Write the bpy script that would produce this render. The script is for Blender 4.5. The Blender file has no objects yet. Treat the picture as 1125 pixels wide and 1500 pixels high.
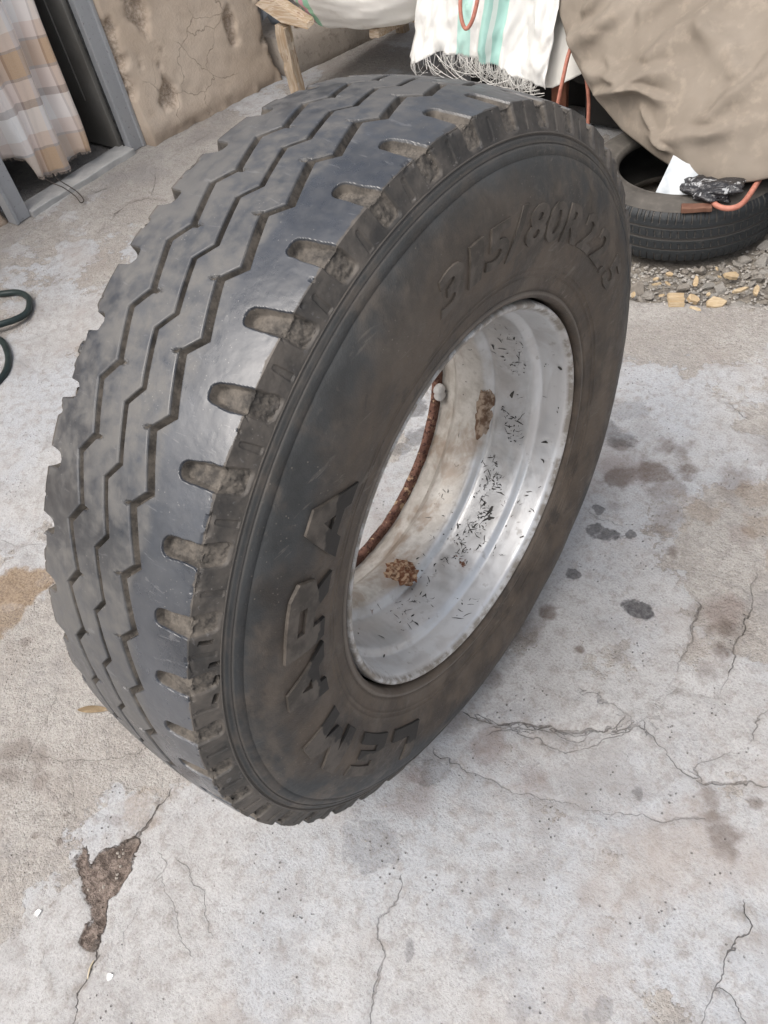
import bpy, bmesh, math, random
import numpy as np
from mathutils import Vector, Matrix

scene = bpy.context.scene
col = scene.collection
rnd = random.Random(7)
PI = math.pi

# ------------------------------------------------------------------ camera
cam_d = bpy.data.cameras.new('camera')
cam = bpy.data.objects.new('camera', cam_d)
col.objects.link(cam)
CX, CY, CZ = (0.7914074, 0.5935456, -0.1462121), (-0.3778310, 0.6629881, 0.6462899), (0.4805394, -0.4562351, 0.7489536)
cam.matrix_world = Matrix(((CX[0], CY[0], CZ[0], 0.59416), (CX[1], CY[1], CZ[1], -0.61808), (CX[2], CY[2], CZ[2], 1.41350), (0, 0, 0, 1)))
cam_d.sensor_fit = 'VERTICAL'
cam_d.sensor_height = 36.0
cam_d.lens = 36.0 * 1179.6 / 1500.0
cam_d.clip_start = 0.02
cam_d.clip_end = 500
scene.camera = cam

# ------------------------------------------------------------------ light
SUN_EL, SUN_AZ = math.radians(60), math.radians(258)      # azimuth measured from +X towards +Y: where the sun stands
world = bpy.data.worlds.new('World')
scene.world = world
world.use_nodes = True
wn = world.node_tree
wn.nodes.clear()
sky = wn.nodes.new('ShaderNodeTexSky')
sky.sky_type = 'NISHITA'
sky.sun_disc = False
sky.sun_elevation = SUN_EL
sky.sun_rotation = math.radians(90) - SUN_AZ
sky.air_density = 1.0
sky.dust_density = 6.0
sky.ozone_density = 0.6
hs = wn.nodes.new('ShaderNodeHueSaturation')
hs.inputs['Saturation'].default_value = 0.45
bg = wn.nodes.new('ShaderNodeBackground')
bg.inputs['Strength'].default_value = 0.135
wo = wn.nodes.new('ShaderNodeOutputWorld')
wn.links.new(sky.outputs[0], hs.inputs['Color'])
wn.links.new(hs.outputs[0], bg.inputs['Color'])
wn.links.new(bg.outputs[0], wo.inputs['Surface'])

sun_d = bpy.data.lights.new('sun', 'SUN')
sun_d.energy = 1.1
sun_d.angle = math.radians(62)
sun_d.color = (1.0, 0.94, 0.87)
sun = bpy.data.objects.new('sun', sun_d)
col.objects.link(sun)
sdir = Vector((math.cos(SUN_EL) * math.cos(SUN_AZ), math.cos(SUN_EL) * math.sin(SUN_AZ), math.sin(SUN_EL)))
sun.rotation_euler = (-sdir).to_track_quat('-Z', 'Y').to_euler()

vs = scene.view_settings
vs.view_transform = 'Standard'
vs.look = 'None'
vs.exposure = 0.58
vs.gamma = 1.0
vs.use_curve_mapping = False

# ------------------------------------------------------------------ helpers: noise
def _hash(ix, iy, iz, seed):
    h = (ix.astype(np.int64) * 374761393 + iy.astype(np.int64) * 668265263 + iz.astype(np.int64) * 1274126177 + seed * 974711) & 0xffffffff
    h = ((h ^ (h >> 13)) * 1274126177) & 0xffffffff
    h = h ^ (h >> 16)
    return (h & 0xffff) / 65535.0 * 2 - 1
def vnoise(P, seed=0):
    P = np.asarray(P, float)
    I = np.floor(P); f = P - I
    f = f * f * f * (f * (f * 6 - 15) + 10)
    I = I.astype(np.int64)
    out = np.zeros(len(P))
    for dx in (0, 1):
        wx = f[:, 0] if dx else 1 - f[:, 0]
        for dy in (0, 1):
            wy = f[:, 1] if dy else 1 - f[:, 1]
            for dz in (0, 1):
                wz = f[:, 2] if dz else 1 - f[:, 2]
                out += wx * wy * wz * _hash(I[:, 0] + dx, I[:, 1] + dy, I[:, 2] + dz, seed)
    return out
def fbm(P, scale, oct=4, seed=0, gain=.5):
    P = np.asarray(P, float)
    if P.shape[1] == 2: P = np.c_[P, np.zeros(len(P))]
    a, s, o = 1.0, scale, 0
    for i in range(oct):
        o = o + a * vnoise(P * s + 17.3 * i, seed + i); a *= gain; s *= 2.03
    return o
def sstep(e0, e1, x):
    t = np.clip((x - e0) / (e1 - e0), 0, 1)
    return t * t * (3 - 2 * t)

# ------------------------------------------------------------------ helpers: objects
def empty(name, loc=(0, 0, 0), rz=0):
    o = bpy.data.objects.new(name, None)
    col.objects.link(o)
    o.location = loc; o.rotation_euler = (0, 0, rz)
    o.empty_display_size = .05
    return o
def tag(o, label=None, cat=None, group=None, kind=None):
    if label: o['label'] = label
    if cat: o['category'] = cat
    if group: o['group'] = group
    if kind: o['kind'] = kind
    return o
def mk(name, V, F, mats, parent=None, smooth=True, attrs=None, mi=None, loc=None):
    """V (n,3), F list of index tuples or (m,k) array; linked as ONE mesh object"""
    V = np.asarray(V, float)
    if loc is not None: V = V - np.asarray(loc, float)
    me = bpy.data.meshes.new(name)
    if isinstance(F, np.ndarray):
        k = F.shape[1]
        me.vertices.add(len(V)); me.vertices.foreach_set('co', V.astype(np.float32).ravel())
        me.loops.add(F.size); me.loops.foreach_set('vertex_index', F.astype(np.int32).ravel())
        me.polygons.add(len(F)); me.polygons.foreach_set('loop_start', np.arange(0, F.size, k, dtype=np.int32))
        me.update(calc_edges=True)
    else:
        me.from_pydata([tuple(v) for v in V], [], [tuple(f) for f in F]); me.update()
    if not isinstance(mats, (list, tuple)): mats = [mats]
    for m in mats: me.materials.append(m)
    if mi is not None: me.polygons.foreach_set('material_index', np.asarray(mi, np.int32))
    me.polygons.foreach_set('use_smooth', np.full(len(me.polygons), bool(smooth)))
    for an, av in (attrs or {}).items():
        av = np.asarray(av, np.float32)
        a = me.attributes.new(an, 'FLOAT', 'POINT'); a.data.foreach_set('value', av)
    me.validate(); me.update()
    o = bpy.data.objects.new(name, me)
    col.objects.link(o)
    if parent is not None: o.parent = parent
    if loc is not None and parent is None: o.location = loc
    return o
def grid_faces(nu, nv, closed_u=False, closed_v=False, flip=False):
    """vertex index = i*nv + j"""
    iu = np.arange(nu if closed_u else nu - 1); jv = np.arange(nv if closed_v else nv - 1)
    I, J = np.meshgrid(iu, jv, indexing='ij'); I = I.ravel(); J = J.ravel()
    I2 = (I + 1) % nu; J2 = (J + 1) % nv
    F = np.stack([I * nv + J, I2 * nv + J, I2 * nv + J2, I * nv + J2], 1)
    return F[:, ::-1].copy() if flip else F
def tube_mesh(pts, r, seg=8, closed=False, sub=6):
    """smooth tube through points (catmull-rom); r number or list"""
    P = np.array(pts, float); n = len(P)
    R_ = np.full(n, r) if np.isscalar(r) else np.array(r, float)
    out, ro = [], []
    for i in range(n if closed else n - 1):
        g = (lambda k: P[k % n]) if closed else (lambda k: P[min(max(k, 0), n - 1)])
        gr = (lambda k: R_[k % n]) if closed else (lambda k: R_[min(max(k, 0), n - 1)])
        p0, p1, p2, p3 = g(i - 1), g(i), g(i + 1), g(i + 2)
        for s in range(sub):
            t = s / sub
            out.append(.5 * ((2 * p1) + (-p0 + p2) * t + (2 * p0 - 5 * p1 + 4 * p2 - p3) * t * t + (-p0 + 3 * p1 - 3 * p2 + p3) * t ** 3))
            ro.append(gr(i) * (1 - t) + gr(i + 1) * t)
    if not closed: out.append(P[-1]); ro.append(R_[-1])
    C = np.array(out); ro = np.array(ro); m = len(C)
    T = np.gradient(C, axis=0) if not closed else np.roll(C, -1, 0) - np.roll(C, 1, 0)
    T /= np.linalg.norm(T, axis=1)[:, None] + 1e-12
    up = np.array([0, 0, 1.0]) if abs(T[0][2]) < .9 else np.array([1.0, 0, 0])
    V = []
    nrm = np.cross(T[0], up); nrm /= np.linalg.norm(nrm)
    for i in range(m):
        nrm = nrm - T[i] * (nrm @ T[i]); nrm /= np.linalg.norm(nrm) + 1e-12
        b = np.cross(T[i], nrm)
        for k in range(seg):
            a = 2 * PI * k / seg
            V.append(C[i] + ro[i] * (math.cos(a) * nrm + math.sin(a) * b))
    F = grid_faces(m, seg, closed_u=closed, closed_v=True).tolist()
    if not closed:
        F.append(list(range(seg))[::-1]); F.append(list(range((m - 1) * seg, m * seg)))
    return np.array(V), F
def box_mesh(lo, hi, jitter=0, sub=1, seed=0, bev=0.004):
    """bevelled, optionally roughened box as (V, F)"""
    bm = bmesh.new()
    bmesh.ops.create_cube(bm, size=1)
    lo = Vector(lo); hi = Vector(hi)
    for v in bm.verts:
        v.co = Vector([lo[i] + (v.co[i] + .5) * (hi[i] - lo[i]) for i in range(3)])
    if bev: bmesh.ops.bevel(bm, geom=bm.edges[:], offset=bev, segments=2, affect='EDGES', profile=.6)
    if sub > 1: bmesh.ops.subdivide_edges(bm, edges=[e for e in bm.edges if e.calc_length() > .02], cuts=sub, use_grid_fill=True)
    V = np.array([v.co[:] for v in bm.verts]); bm.verts.index_update()
    F = [[v.index for v in f.verts] for f in bm.faces]
    bm.free()
    if jitter:
        for k in range(3): V[:, k] += jitter * fbm(V, 14, 3, seed + 5 * k)
    return V, F
def rot_z(V, a, c=(0, 0)):
    V = np.array(V, float); x = V[:, 0] - c[0]; y = V[:, 1] - c[1]
    V[:, 0] = c[0] + x * math.cos(a) - y * math.sin(a); V[:, 1] = c[1] + x * math.sin(a) + y * math.cos(a)
    return V
def merge(parts):
    Vs, Fs, o = [], [], 0
    for V, F in parts:
        Vs.append(np.asarray(V)); Fs += [[i + o for i in f] for f in F]; o += len(V)
    return np.concatenate(Vs), Fs

# ------------------------------------------------------------------ helpers: materials
class NT:
    def __init__(s, name):
        s.m = bpy.data.materials.new(name); s.m.use_nodes = True
        s.t = s.m.node_tree; s.t.nodes.clear()
        s.out = s.t.nodes.new('ShaderNodeOutputMaterial')
        s.b = s.t.nodes.new('ShaderNodeBsdfPrincipled')
        s.t.links.new(s.b.outputs[0], s.out.inputs[0])
        s.geo = s.t.nodes.new('ShaderNodeTexCoord')
    def put(s, sock, v):
        if v is None: return
        if isinstance(v, bpy.types.NodeSocket): s.t.links.new(v, sock)
        elif isinstance(v, (tuple, list)) and len(v) == 3 and sock.type == 'RGBA': sock.default_value = (*v, 1)
        else: sock.default_value = v
    @property
    def pos(s): return s.geo.outputs['Object']
    def attr(s, n):
        a = s.t.nodes.new('ShaderNodeAttribute'); a.attribute_name = n; return a.outputs['Fac']
    def noise(s, scale, detail=4, rough=.55, vec=None, dist=0, color=False):
        n = s.t.nodes.new('ShaderNodeTexNoise'); n.inputs['Scale'].default_value = scale
        n.inputs['Detail'].default_value = detail; n.inputs['Roughness'].default_value = rough; n.inputs['Distortion'].default_value = dist
        s.put(n.inputs['Vector'], vec if vec is not None else s.pos)
        return n.outputs['Color' if color else 'Fac']
    def voro(s, scale, vec=None, feature='F1', out='Distance', rand=1):
        n = s.t.nodes.new('ShaderNodeTexVoronoi'); n.feature = feature; n.inputs['Scale'].default_value = scale
        n.inputs['Randomness'].default_value = rand
        s.put(n.inputs['Vector'], vec if vec is not None else s.pos)
        return n.outputs[out]
    def scale(s, v, vec=None):
        n = s.t.nodes.new('ShaderNodeMapping'); n.inputs['Scale'].default_value = v
        s.put(n.inputs['Vector'], vec if vec is not None else s.pos); return n.outputs[0]
    def math(s, op, a, b=None, c=None, clamp=False):
        n = s.t.nodes.new('ShaderNodeMath'); n.operation = op; n.use_clamp = clamp
        s.put(n.inputs[0], a); s.put(n.inputs[1], b)
        if c is not None: s.put(n.inputs[2], c)
        return n.outputs[0]
    def ramp(s, v, a, b, lo=0., hi=1., smooth=True):
        n = s.t.nodes.new('ShaderNodeMapRange'); n.clamp = True
        if smooth: n.interpolation_type = 'SMOOTHSTEP'
        s.put(n.inputs[0], v)
        for i, x in zip((1, 2, 3, 4), (a, b, lo, hi)): s.put(n.inputs[i], x)
        return n.outputs[0]
    def mix(s, f, a, b, mode='MIX'):
        n = s.t.nodes.new('ShaderNodeMix'); n.data_type = 'RGBA'; n.blend_type = mode
        s.put(n.inputs[0], f); s.put(n.inputs[6], a); s.put(n.inputs[7], b)
        return n.outputs[2]
    def bump(s, h, strength=.5, dist=.002, nrm=None):
        n = s.t.nodes.new('ShaderNodeBump'); n.inputs['Strength'].default_value = strength; n.inputs['Distance'].default_value = dist
        s.put(n.inputs['Height'], h)
        if nrm is not None: s.put(n.inputs['Normal'], nrm)
        return n.outputs[0]
    def fin(s, color=None, rough=None, metal=None, spec=None, nrm=None, **kw):
        s.put(s.b.inputs['Base Color'], color); s.put(s.b.inputs['Roughness'], rough); s.put(s.b.inputs['Metallic'], metal)
        s.put(s.b.inputs['Specular IOR Level'], spec); s.put(s.b.inputs['Normal'], nrm)
        for k, v in kw.items(): s.put(s.b.inputs[k], v)
        return s.m
def simple(name, c1, c2, scale=20, rough=.7, bumpd=.001, metal=0, fine=200, spec=.4):
    n = NT(name)
    a = n.noise(scale, 5); f = n.noise(fine, 3)
    c = n.mix(n.ramp(a, .35, .65), c1, c2)
    return n.fin(c, n.ramp(f, .3, .7, rough - .06, rough + .06), metal, spec, n.bump(n.math('ADD', a, n.math('MULTIPLY', f, .4)), .5, bumpd))
# ------------------------------------------------------------------ ground: cracked concrete yard
CRACKS= [(0.004, [(-0.256, -0.511), (-0.242, -0.556), (-0.24, -0.581), (-0.239, -0.597), (-0.264, -0.628)]), (0.004, [(-0.155, -0.775), (-0.138, -0.81), (-0.133, -0.833), (-0.105, -0.867)]), (0.002, [(-0.536, -0.615), (-0.482, -0.595), (-0.471, -0.58), (-0.39, -0.52), (-0.368, -0.483)]), (0.0015, [(-0.445, -0.6), (-0.408, -0.633), (-0.368, -0.654), (-0.341, -0.682)]), (0.0015, [(-0.188, -0.605), (-0.163, -0.613), (-0.158, -0.647), (-0.149, -0.677), (-0.133, -0.74), (-0.108, -0.761)]), (0.0015, [(-0.148, -0.627), (-0.104, -0.645), (-0.067, -0.666), (-0.023, -0.686)]), (0.0015, [(-0.542, -0.664), (-0.609, -0.545), (-0.633, -0.486)]), (0.003, [(0.128, -0.081), (0.182, -0.074), (0.208, -0.048), (0.256, -0.035), (0.302, -0.019), (0.349, 0.021), (0.393, 0.053), (0.413, 0.057)]), (0.003, [(0.413, 0.057), (0.425, 0.109), (0.423, 0.144), (0.422, 0.18)]), (0.002, [(0.194, -0.093), (0.217, -0.064), (0.267, -0.067), (0.319, -0.051), (0.353, -0.016), (0.377, 0.026), (0.4, 0.053)]), (0.0018, [(0.295, 0.081), (0.354, 0.073), (0.401, 0.059)]), (0.0018, [(0.116, -0.179), (0.166, -0.177), (0.221, -0.174), (0.295, -0.154), (0.359, -0.136), (0.431, -0.111), (0.484, -0.079), (0.558, -0.037)]), (0.0025, [(0.629, 0.079), (0.6, 0.064), (0.545, 0.024), (0.495, 0.031), (0.441, 0.058), (0.411, 0.061)]), (0.002, [(0.545, 0.024), (0.515, 0.048), (0.544, 0.092), (0.573, 0.119)]), (0.003, [(0.662, -0.112), (0.678, -0.154), (0.672, -0.196), (0.677, -0.236), (0.676, -0.255)]), (0.003, [(0.676, -0.255), (0.711, -0.253), (0.737, -0.263)]), (0.002, [(0.676, -0.255), (0.685, -0.283), (0.682, -0.303)]), (0.002, [(0.2, -0.395), (0.211, -0.416), (0.206, -0.462), (0.221, -0.486), (0.242, -0.504), (0.263, -0.542), (0.284, -0.588)]), (0.006, [(0.576, 0.146), (0.571, 0.203), (0.571, 0.238)]), (0.002, [(0.501, 0.231), (0.51, 0.191)]), (0.002, [(0.448, 0.178), (0.494, 0.18)]), (0.0055, [(0.47, 0.398), (0.486, 0.319), (0.497, 0.26)]), (0.002, [(0.452, 0.497), (0.464, 0.445), (0.474, 0.387)]), (0.002, [(0.497, 0.26), (0.505, 0.215), (0.509, 0.187)]), (0.003, [(0.384, 0.368), (0.409, 0.299), (0.413, 0.241), (0.414, 0.183), (0.416, 0.122), (0.426, 0.079)]), (0.0015, [(0.295, 0.076), (0.349, 0.072), (0.405, 0.06)]), (0.002, [(0.198, 0.941), (0.239, 0.932), (0.268, 0.921)]), (0.0015, [(0.089, 0.468), (0.133, 0.48), (0.171, 0.476)]), (0.004, [(-2.082, 0.808), (-2.121, 0.939), (-2.122, 1.026), (-2.067, 1.066), (-1.996, 1.076)]), (0.003, [(-2.316, 1.306), (-2.171, 1.19), (-2.082, 1.087)]), (0.0025, [(-2.431, 1.328), (-2.323, 1.328), (-2.277, 1.383), (-2.246, 1.588)]), (0.0015, [(-1.102, -0.32), (-1.051, -0.305), (-0.981, -0.254)]), (0.0015, [(-1.738, 0.164), (-1.62, 0.164), (-1.546, 0.172)]), (0.002, [(0.146, -0.07), (0.228, -0.058), (0.331, -0.016), (0.371, 0.065)]), (0.0015, [(-0.407, -0.755), (-0.393, -0.701), (-0.339, -0.694)]), (0.0015, [(-0.148, -0.593), (-0.073, -0.597), (-0.009, -0.644)])]
PIT= [(-0.237, -0.599), (-0.266, -0.627), (-0.279, -0.66), (-0.27, -0.689), (-0.31, -0.675), (-0.312, -0.689), (-0.279, -0.724), (-0.239, -0.738), (-0.203, -0.743), (-0.194, -0.771), (-0.181, -0.785), (-0.162, -0.783), (-0.156, -0.768), (-0.174, -0.74), (-0.204, -0.714), (-0.193, -0.689), (-0.211, -0.658), (-0.222, -0.634), (-0.224, -0.61)]
STAINS= [(0.143, 0.309, 0.0163, 0, 0.9), (0.144, 0.198, 0.023, 1, 0.9), (0.245, 0.149, 0.014, 1, 0.8), (0.127, 0.437, 0.0217, 0, 0.9), (0.155, 0.438, 0.0247, 0, 0.9), (0.294, 0.299, 0.029, 0, 1), (0.293, 0.464, 0.0214, 1, 0.6), (0.054, 0.702, 0.0409, 1, 0.6), (0.202, 0.615, 0.0487, 1, 0.45), (0.152, 0.737, 0.0408, 1, 0.6), (0.191, 0.741, 0.0339, 1, 0.55), (0.081, 0.636, 0.0747, 2, 0.5), (0.134, 0.615, 0.0655, 2, 0.4), (0.464, 0.286, 0.0314, 1, 0.8), (0.437, 0.378, 0.05, 2, 0.55), (0.466, 0.233, 0.0281, 1, 0.35), (0.579, -0.012, 0.0313, 1, 0.6), (0.601, -0.038, 0.0337, 1, 0.6), (0.557, 0.014, 0.0236, 1, 0.5), (0.616, 0.04, 0.0185, 1, 0.5), (0.555, -0.376, 0.0207, 0, 0.35), (0.275, -0.469, 0.0148, 0, 0.5), (0.456, -0.441, 0.0267, 0, 0.25), (-0.93, -0.399, 0.0744, 3, 1), (-0.9, -0.34, 0.0317, 3, 0.9), (-0.894, -0.454, 0.0524, 3, 0.8), (-0.591, -0.623, 0.0469, 1, 0.6), (-0.541, -0.616, 0.0338, 1, 0.5), (-0.554, -0.666, 0.0432, 1, 0.5), (-0.488, -0.647, 0.0272, 1, 0.5), (-0.794, -0.467, 0.0168, 1, 0.6), (-0.814, -0.496, 0.0203, 1, 0.5), (-0.496, -0.473, 0.0152, 3, 0.0), (-0.296, -0.614, 0.017, 1, 0.4), (-0.312, -0.617, 0.0142, 1, 0.4), (-0.276, -0.562, 0.0422, 3, 0.35), (0.146, -0.206, 0.0339, 0, 0.35), (0.14, -0.285, 0.0516, 2, 0.4), (0.115, -0.373, 0.0513, 0, 0.3), (0.367, -0.416, 0.0245, 0, 0.2), (0.369, -0.38, 0.032, 0, 0.25), (0.377, 0.704, 0.0495, 3, 0.3), (0.286, 0.595, 0.0576, 3, 0.35), (0.395, 0.581, 0.0411, 2, 0.4), (0.459, -0.051, 0.0117, 0, 0.5), (0.034, 0.713, 0.0445, 0, 0.6), (0.027, 0.818, 0.0532, 0, 0.3), (-0.466, 0.56, 0.0396, 0, 0.7), (-0.393, 0.429, 0.0274, 0, 0.5), (-0.388, 0.486, 0.0347, 0, 0.6)]

def seg_dist(X, Y, line):
    d = np.full(len(X), 9.0)
    for (x0, y0), (x1, y1) in zip(line[:-1], line[1:]):
        dx, dy = x1 - x0, y1 - y0
        t = np.clip(((X - x0) * dx + (Y - y0) * dy) / (dx * dx + dy * dy + 1e-12), 0, 1)
        d = np.minimum(d, np.hypot(X - x0 - t * dx, Y - y0 - t * dy))
    return d
def seg_signed(X, Y, line):
    d = np.full(len(X), 9.0); s = np.zeros(len(X))
    for (x0, y0), (x1, y1) in zip(line[:-1], line[1:]):
        dx, dy = x1 - x0, y1 - y0
        t = np.clip(((X - x0) * dx + (Y - y0) * dy) / (dx * dx + dy * dy + 1e-12), 0, 1)
        e = np.hypot(X - x0 - t * dx, Y - y0 - t * dy)
        sg = np.sign((X - x0) * dy - (Y - y0) * dx)
        m = e < d - 1e-9
        s = np.where(m, sg, s); d = np.minimum(d, e)
    return d, d * np.where(s == 0, 1, s)
def poly_sd(X, Y, poly):
    d = seg_dist(X, Y, poly + poly[:1])
    ins = np.zeros(len(X), bool)
    n = len(poly)
    for i in range(n):
        (x0, y0), (x1, y1) = poly[i], poly[(i + 1) % n]
        c = ((y0 > Y) != (y1 > Y)) & (X < (x1 - x0) * (Y - y0) / (y1 - y0 + 1e-12) + x0)
        ins ^= c
    return np.where(ins, -d, d)
def axis_coords(segs, far0, far1):
    out = list(far0)
    for a, b, st in segs:
        out += list(np.arange(a, b, st))
    return np.array(sorted(set(np.round(out + list(far1), 5))))
gx = axis_coords([(-3.2, -1.0, .011), (-1.0, .85, .0048), (.85, 1.6, .03)], (-60, -25, -10, -5, -4), (1.7, 2.2, 3, 5, 12, 40, 60))
gy = axis_coords([(-1.6, -1.0, .03), (-1.0, 1.0, .0048), (1.0, 3.4, .011)], (-60, -25, -10, -5, -3, -2), (3.5, 4, 5, 8, 15, 40, 60))
X, Y = [a.ravel() for a in np.meshgrid(gx, gy, indexing='ij')]
P2 = np.c_[X, Y]
near = (np.abs(X) < 4) & (np.abs(Y) < 4)
wob = np.c_[fbm(P2, 22, 5, 3, .62), fbm(P2, 22, 5, 9, .62)]
dcr = np.full(len(X), .06); sdc = np.full(len(X), .06); cwd = np.zeros(len(X)); cal = np.zeros(len(X))   # crack: distance, signed distance, half width (metres)
z = np.zeros(len(X))
for w, line in CRACKS:
    L = np.array(line); m = near & (X > L[:, 0].min() - .08) & (X < L[:, 0].max() + .08) & (Y > L[:, 1].min() - .08) & (Y < L[:, 1].max() + .08)
    if not m.any(): continue
    xs = X[m] + .009 * wob[m, 0]; ys = Y[m] + .009 * wob[m, 1]
    d, sd = seg_signed(xs, ys, line)
    ends = np.minimum(np.hypot(xs - L[0, 0], ys - L[0, 1]), np.hypot(xs - L[-1, 0], ys - L[-1, 1]))
    ww = w * np.clip(.50 + 1.0 * fbm(P2[m], 11, 3, 31), .10, 1.4) * sstep(-.01, .05, ends)
    al = np.clip((w - .0008) / .0030, .12, 1) * np.clip(.62 + .9 * fbm(P2[m], 7, 3, 35), .12, 1)
    e = d - ww * .5
    nearer = d < dcr[m]
    sdc[m] = np.where(nearer, np.clip(sd, -.06, .06), sdc[m]); cwd[m] = np.where(nearer, ww * .5, cwd[m]); cal[m] = np.where(nearer, al, cal[m])
    dcr[m] = np.minimum(dcr[m], d)
    z[m] -= np.clip(w * 1.0, 0, .005) * sstep(.005, -.001, e)
    z[m] += .0016 * sstep(.03, .003, d) * fbm(P2[m], 11, 2, 77)      # slabs lift a little along a crack
pit = np.full(len(X), .06)
m = near & (X > -.42) & (X < -.05) & (Y > -.9) & (Y < -.5)
pit[m] = np.clip(poly_sd(X[m] + .008 * wob[m, 0], Y[m] + .008 * wob[m, 1], PIT), -.06, .06)
z[m] -= .009 * sstep(.003, -.008, pit[m]) * (.75 + .5 * fbm(P2[m], 45, 3, 5))
stain = np.full((4, len(X)), -1.0); sten = np.zeros((4, len(X)))
for sx, sy, sr, k, al in STAINS + [(.10, .60, .05, 1, .7), (.16, .66, .05, 1, .75), (.215, .69, .035, 1, .8), (.13, .52, .035, 1, .5), (.24, .55, .05, 1, .4), (.20, .46, .012, 0, .8), (.105, .49, .016, 0, .8), (.32, .70, .05, 1, .45), (.42, .62, .05, 3, .4), (.47, .55, .04, 3, .35), (.115, -.10, .04, 1, .35), (.11, .02, .045, 1, .4), (.12, .14, .04, 1, .35), (-.14, -.02, .04, 1, .4), (.12, -.24, .045, 2, .8), (.20, -.10, .05, 2, .6), (.30, -.12, .04, 2, .4), (.45, .33, .035, 1, .6), (-.36, -.70, .010, 1, .7), (-.39, -.66, .009, 1, .7), (-.41, -.72, .010, 1, .7), (-.35, -.65, .011, 1, .5), (-.30, -.80, .008, 1, .4)]:
    if k in (1, 2) and sx > 0: al = min(1, al * 1.35)
    m = (np.abs(X - sx) < sr * 3) & (np.abs(Y - sy) < sr * 3)
    if not m.any() or al <= 0: continue
    irr = .42 * fbm(P2[m], 1.0 / sr, 4, int(abs(sx * 977 + sy * 131)) % 997) + .10 * wob[m, 0]
    f = 1 - np.hypot(X[m] - sx, Y[m] - sy) / sr + irr
    up = f > stain[k, m]
    sten[k, m] = np.where(up, al, sten[k, m]); stain[k, m] = np.maximum(stain[k, m], np.clip(f, -1, 1.2))
relief = .0040 * fbm(P2, 2.4, 4, 40) + .0012 * fbm(P2, 28, 4, 50)
# a smooth cool skim coat lies over rougher warm mortar and has broken away in ragged patches
coat = .55 * fbm(P2, 1.5, 5, 70, .55) + .22 * fbm(P2, 6.5, 4, 75) + .10 * wob[:, 1] + .04
coat = coat + .25 * np.exp(-(((X - .55) / .5) ** 2 + ((Y + .1) / .6) ** 2)) + .2 * np.exp(-(((X + .05) / .22) ** 2 + ((Y + .72) / .12) ** 2))
cm = sstep(-.02, .03, coat)
relief += .0022 * cm + (1 - cm) * (.0016 * np.abs(fbm(P2, 55, 3, 61)) - .0004) + cm * .0006 * fbm(P2, 14, 3, 64)
flat = sstep(.02, .16, np.hypot(np.maximum(np.abs(X) - .14, 0), Y))
z += np.where(near, relief * flat - .0012, -.002)
# the rubble strip lies in a shallow bare bed behind a broken edge
edge = 1.235 + .32 * (X + .177) + .03 * fbm(P2, 6, 3, 90)
bed = sstep(-.012, .012, Y - edge) * sstep(-.62, -.50, X) * sstep(2.05, 1.95, Y)
z -= bed * .016
# drain slot under the door sill
ds = np.maximum(np.abs((X + 2.355) * .94 + (Y - 1.04) * -.3) - .018, np.abs((Y - 1.045) * .97 + (X + 2.355) * .2) - .028)
z -= .03 * sstep(.006, -.004, ds)
bedz = .05 * 0
ground_m = NT('concrete'); g = ground_m
n1 = g.noise(1.7, 5, .6); n2 = g.noise(6.5, 5, .6, dist=.4); n3 = g.noise(38, 5, .65); n4 = g.noise(230, 3, .65); n5 = g.noise(900, 2); n6 = g.noise(95, 4, .7)
edgen = g.noise(70, 4, .65)
co = g.ramp(g.math('ADD', g.attr('coat'), g.math('MULTIPLY', g.math('SUBTRACT', edgen, .5), .42)), -.03, .05)
cool = g.mix(g.ramp(n2, .38, .66), (.430, .428, .428), (.372, .366, .364))
cool = g.mix(g.math('MULTIPLY', g.ramp(n1, .42, .60), .85), cool, (.405, .424, .452))
warm = g.mix(g.ramp(n2, .36, .64), (.410, .390, .366), (.350, .325, .300))
warm = g.mix(g.math('MULTIPLY', g.ramp(n6, .50, .72), .55), warm, (.235, .215, .195))
warm = g.mix(g.math('MULTIPLY', g.ramp(g.voro(90), .10, .32, .5, 0), 1.0), warm, (.50, .48, .455))
c = g.mix(co, warm, cool)
c = g.mix(g.math('MULTIPLY', g.ramp(n3, .46, .68), .60), c, (.275, .255, .238))
c = g.mix(g.math('MULTIPLY', g.ramp(n4, .50, .68), .48), c, (.22, .205, .19))
c = g.mix(g.math('MULTIPLY', g.ramp(n4, .48, .28), .42), c, (.56, .545, .53))
c = g.mix(g.math('MULTIPLY', g.ramp(g.noise(2.6, 6, .66), .52, .68), .55), c, (.325, .285, .258))
c = g.mix(g.math('MULTIPLY', g.ramp(g.noise(3.7, 6, .66), .52, .66), .60), c, (.275, .262, .255))
# grime settles along the broken edge of the coat
lipm = g.math('MULTIPLY', g.ramp(co, .05, .4), g.ramp(co, .95, .5))
c = g.mix(g.math('MULTIPLY', lipm, g.ramp(n2, .4, .62, 0, .55)), c, (.20, .178, .158))
pits = g.math('MULTIPLY', g.ramp(g.voro(75), .17, .07), g.ramp(g.noise(7, 3), .50, .60))
c = g.mix(g.math('MULTIPLY', pits, .6), c, (.14, .125, .11))
def stain_mask(k, w=.22, ragged=.6):
    f_ = g.ramp(g.math('ADD', g.attr('stain%d' % k), g.math('MULTIPLY', g.math('SUBTRACT', edgen, .5), ragged)), .0, w)
    return g.math('MULTIPLY', f_, g.attr('sten%d' % k))
sp = g.ramp(g.noise(170, 3, .7), .35, .6)
c = g.mix(g.math('MULTIPLY', stain_mask(2, .8), .75), c, (.215, .168, .150))
c = g.mix(g.math('MULTIPLY', stain_mask(1, .7), g.ramp(n6, .3, .7, .85, .6)), c, (.115, .086, .070))
c = g.mix(g.math('MULTIPLY', stain_mask(3, .35), .85), c, g.mix(sp, (.15, .095, .055), (.275, .20, .125)))
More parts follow.
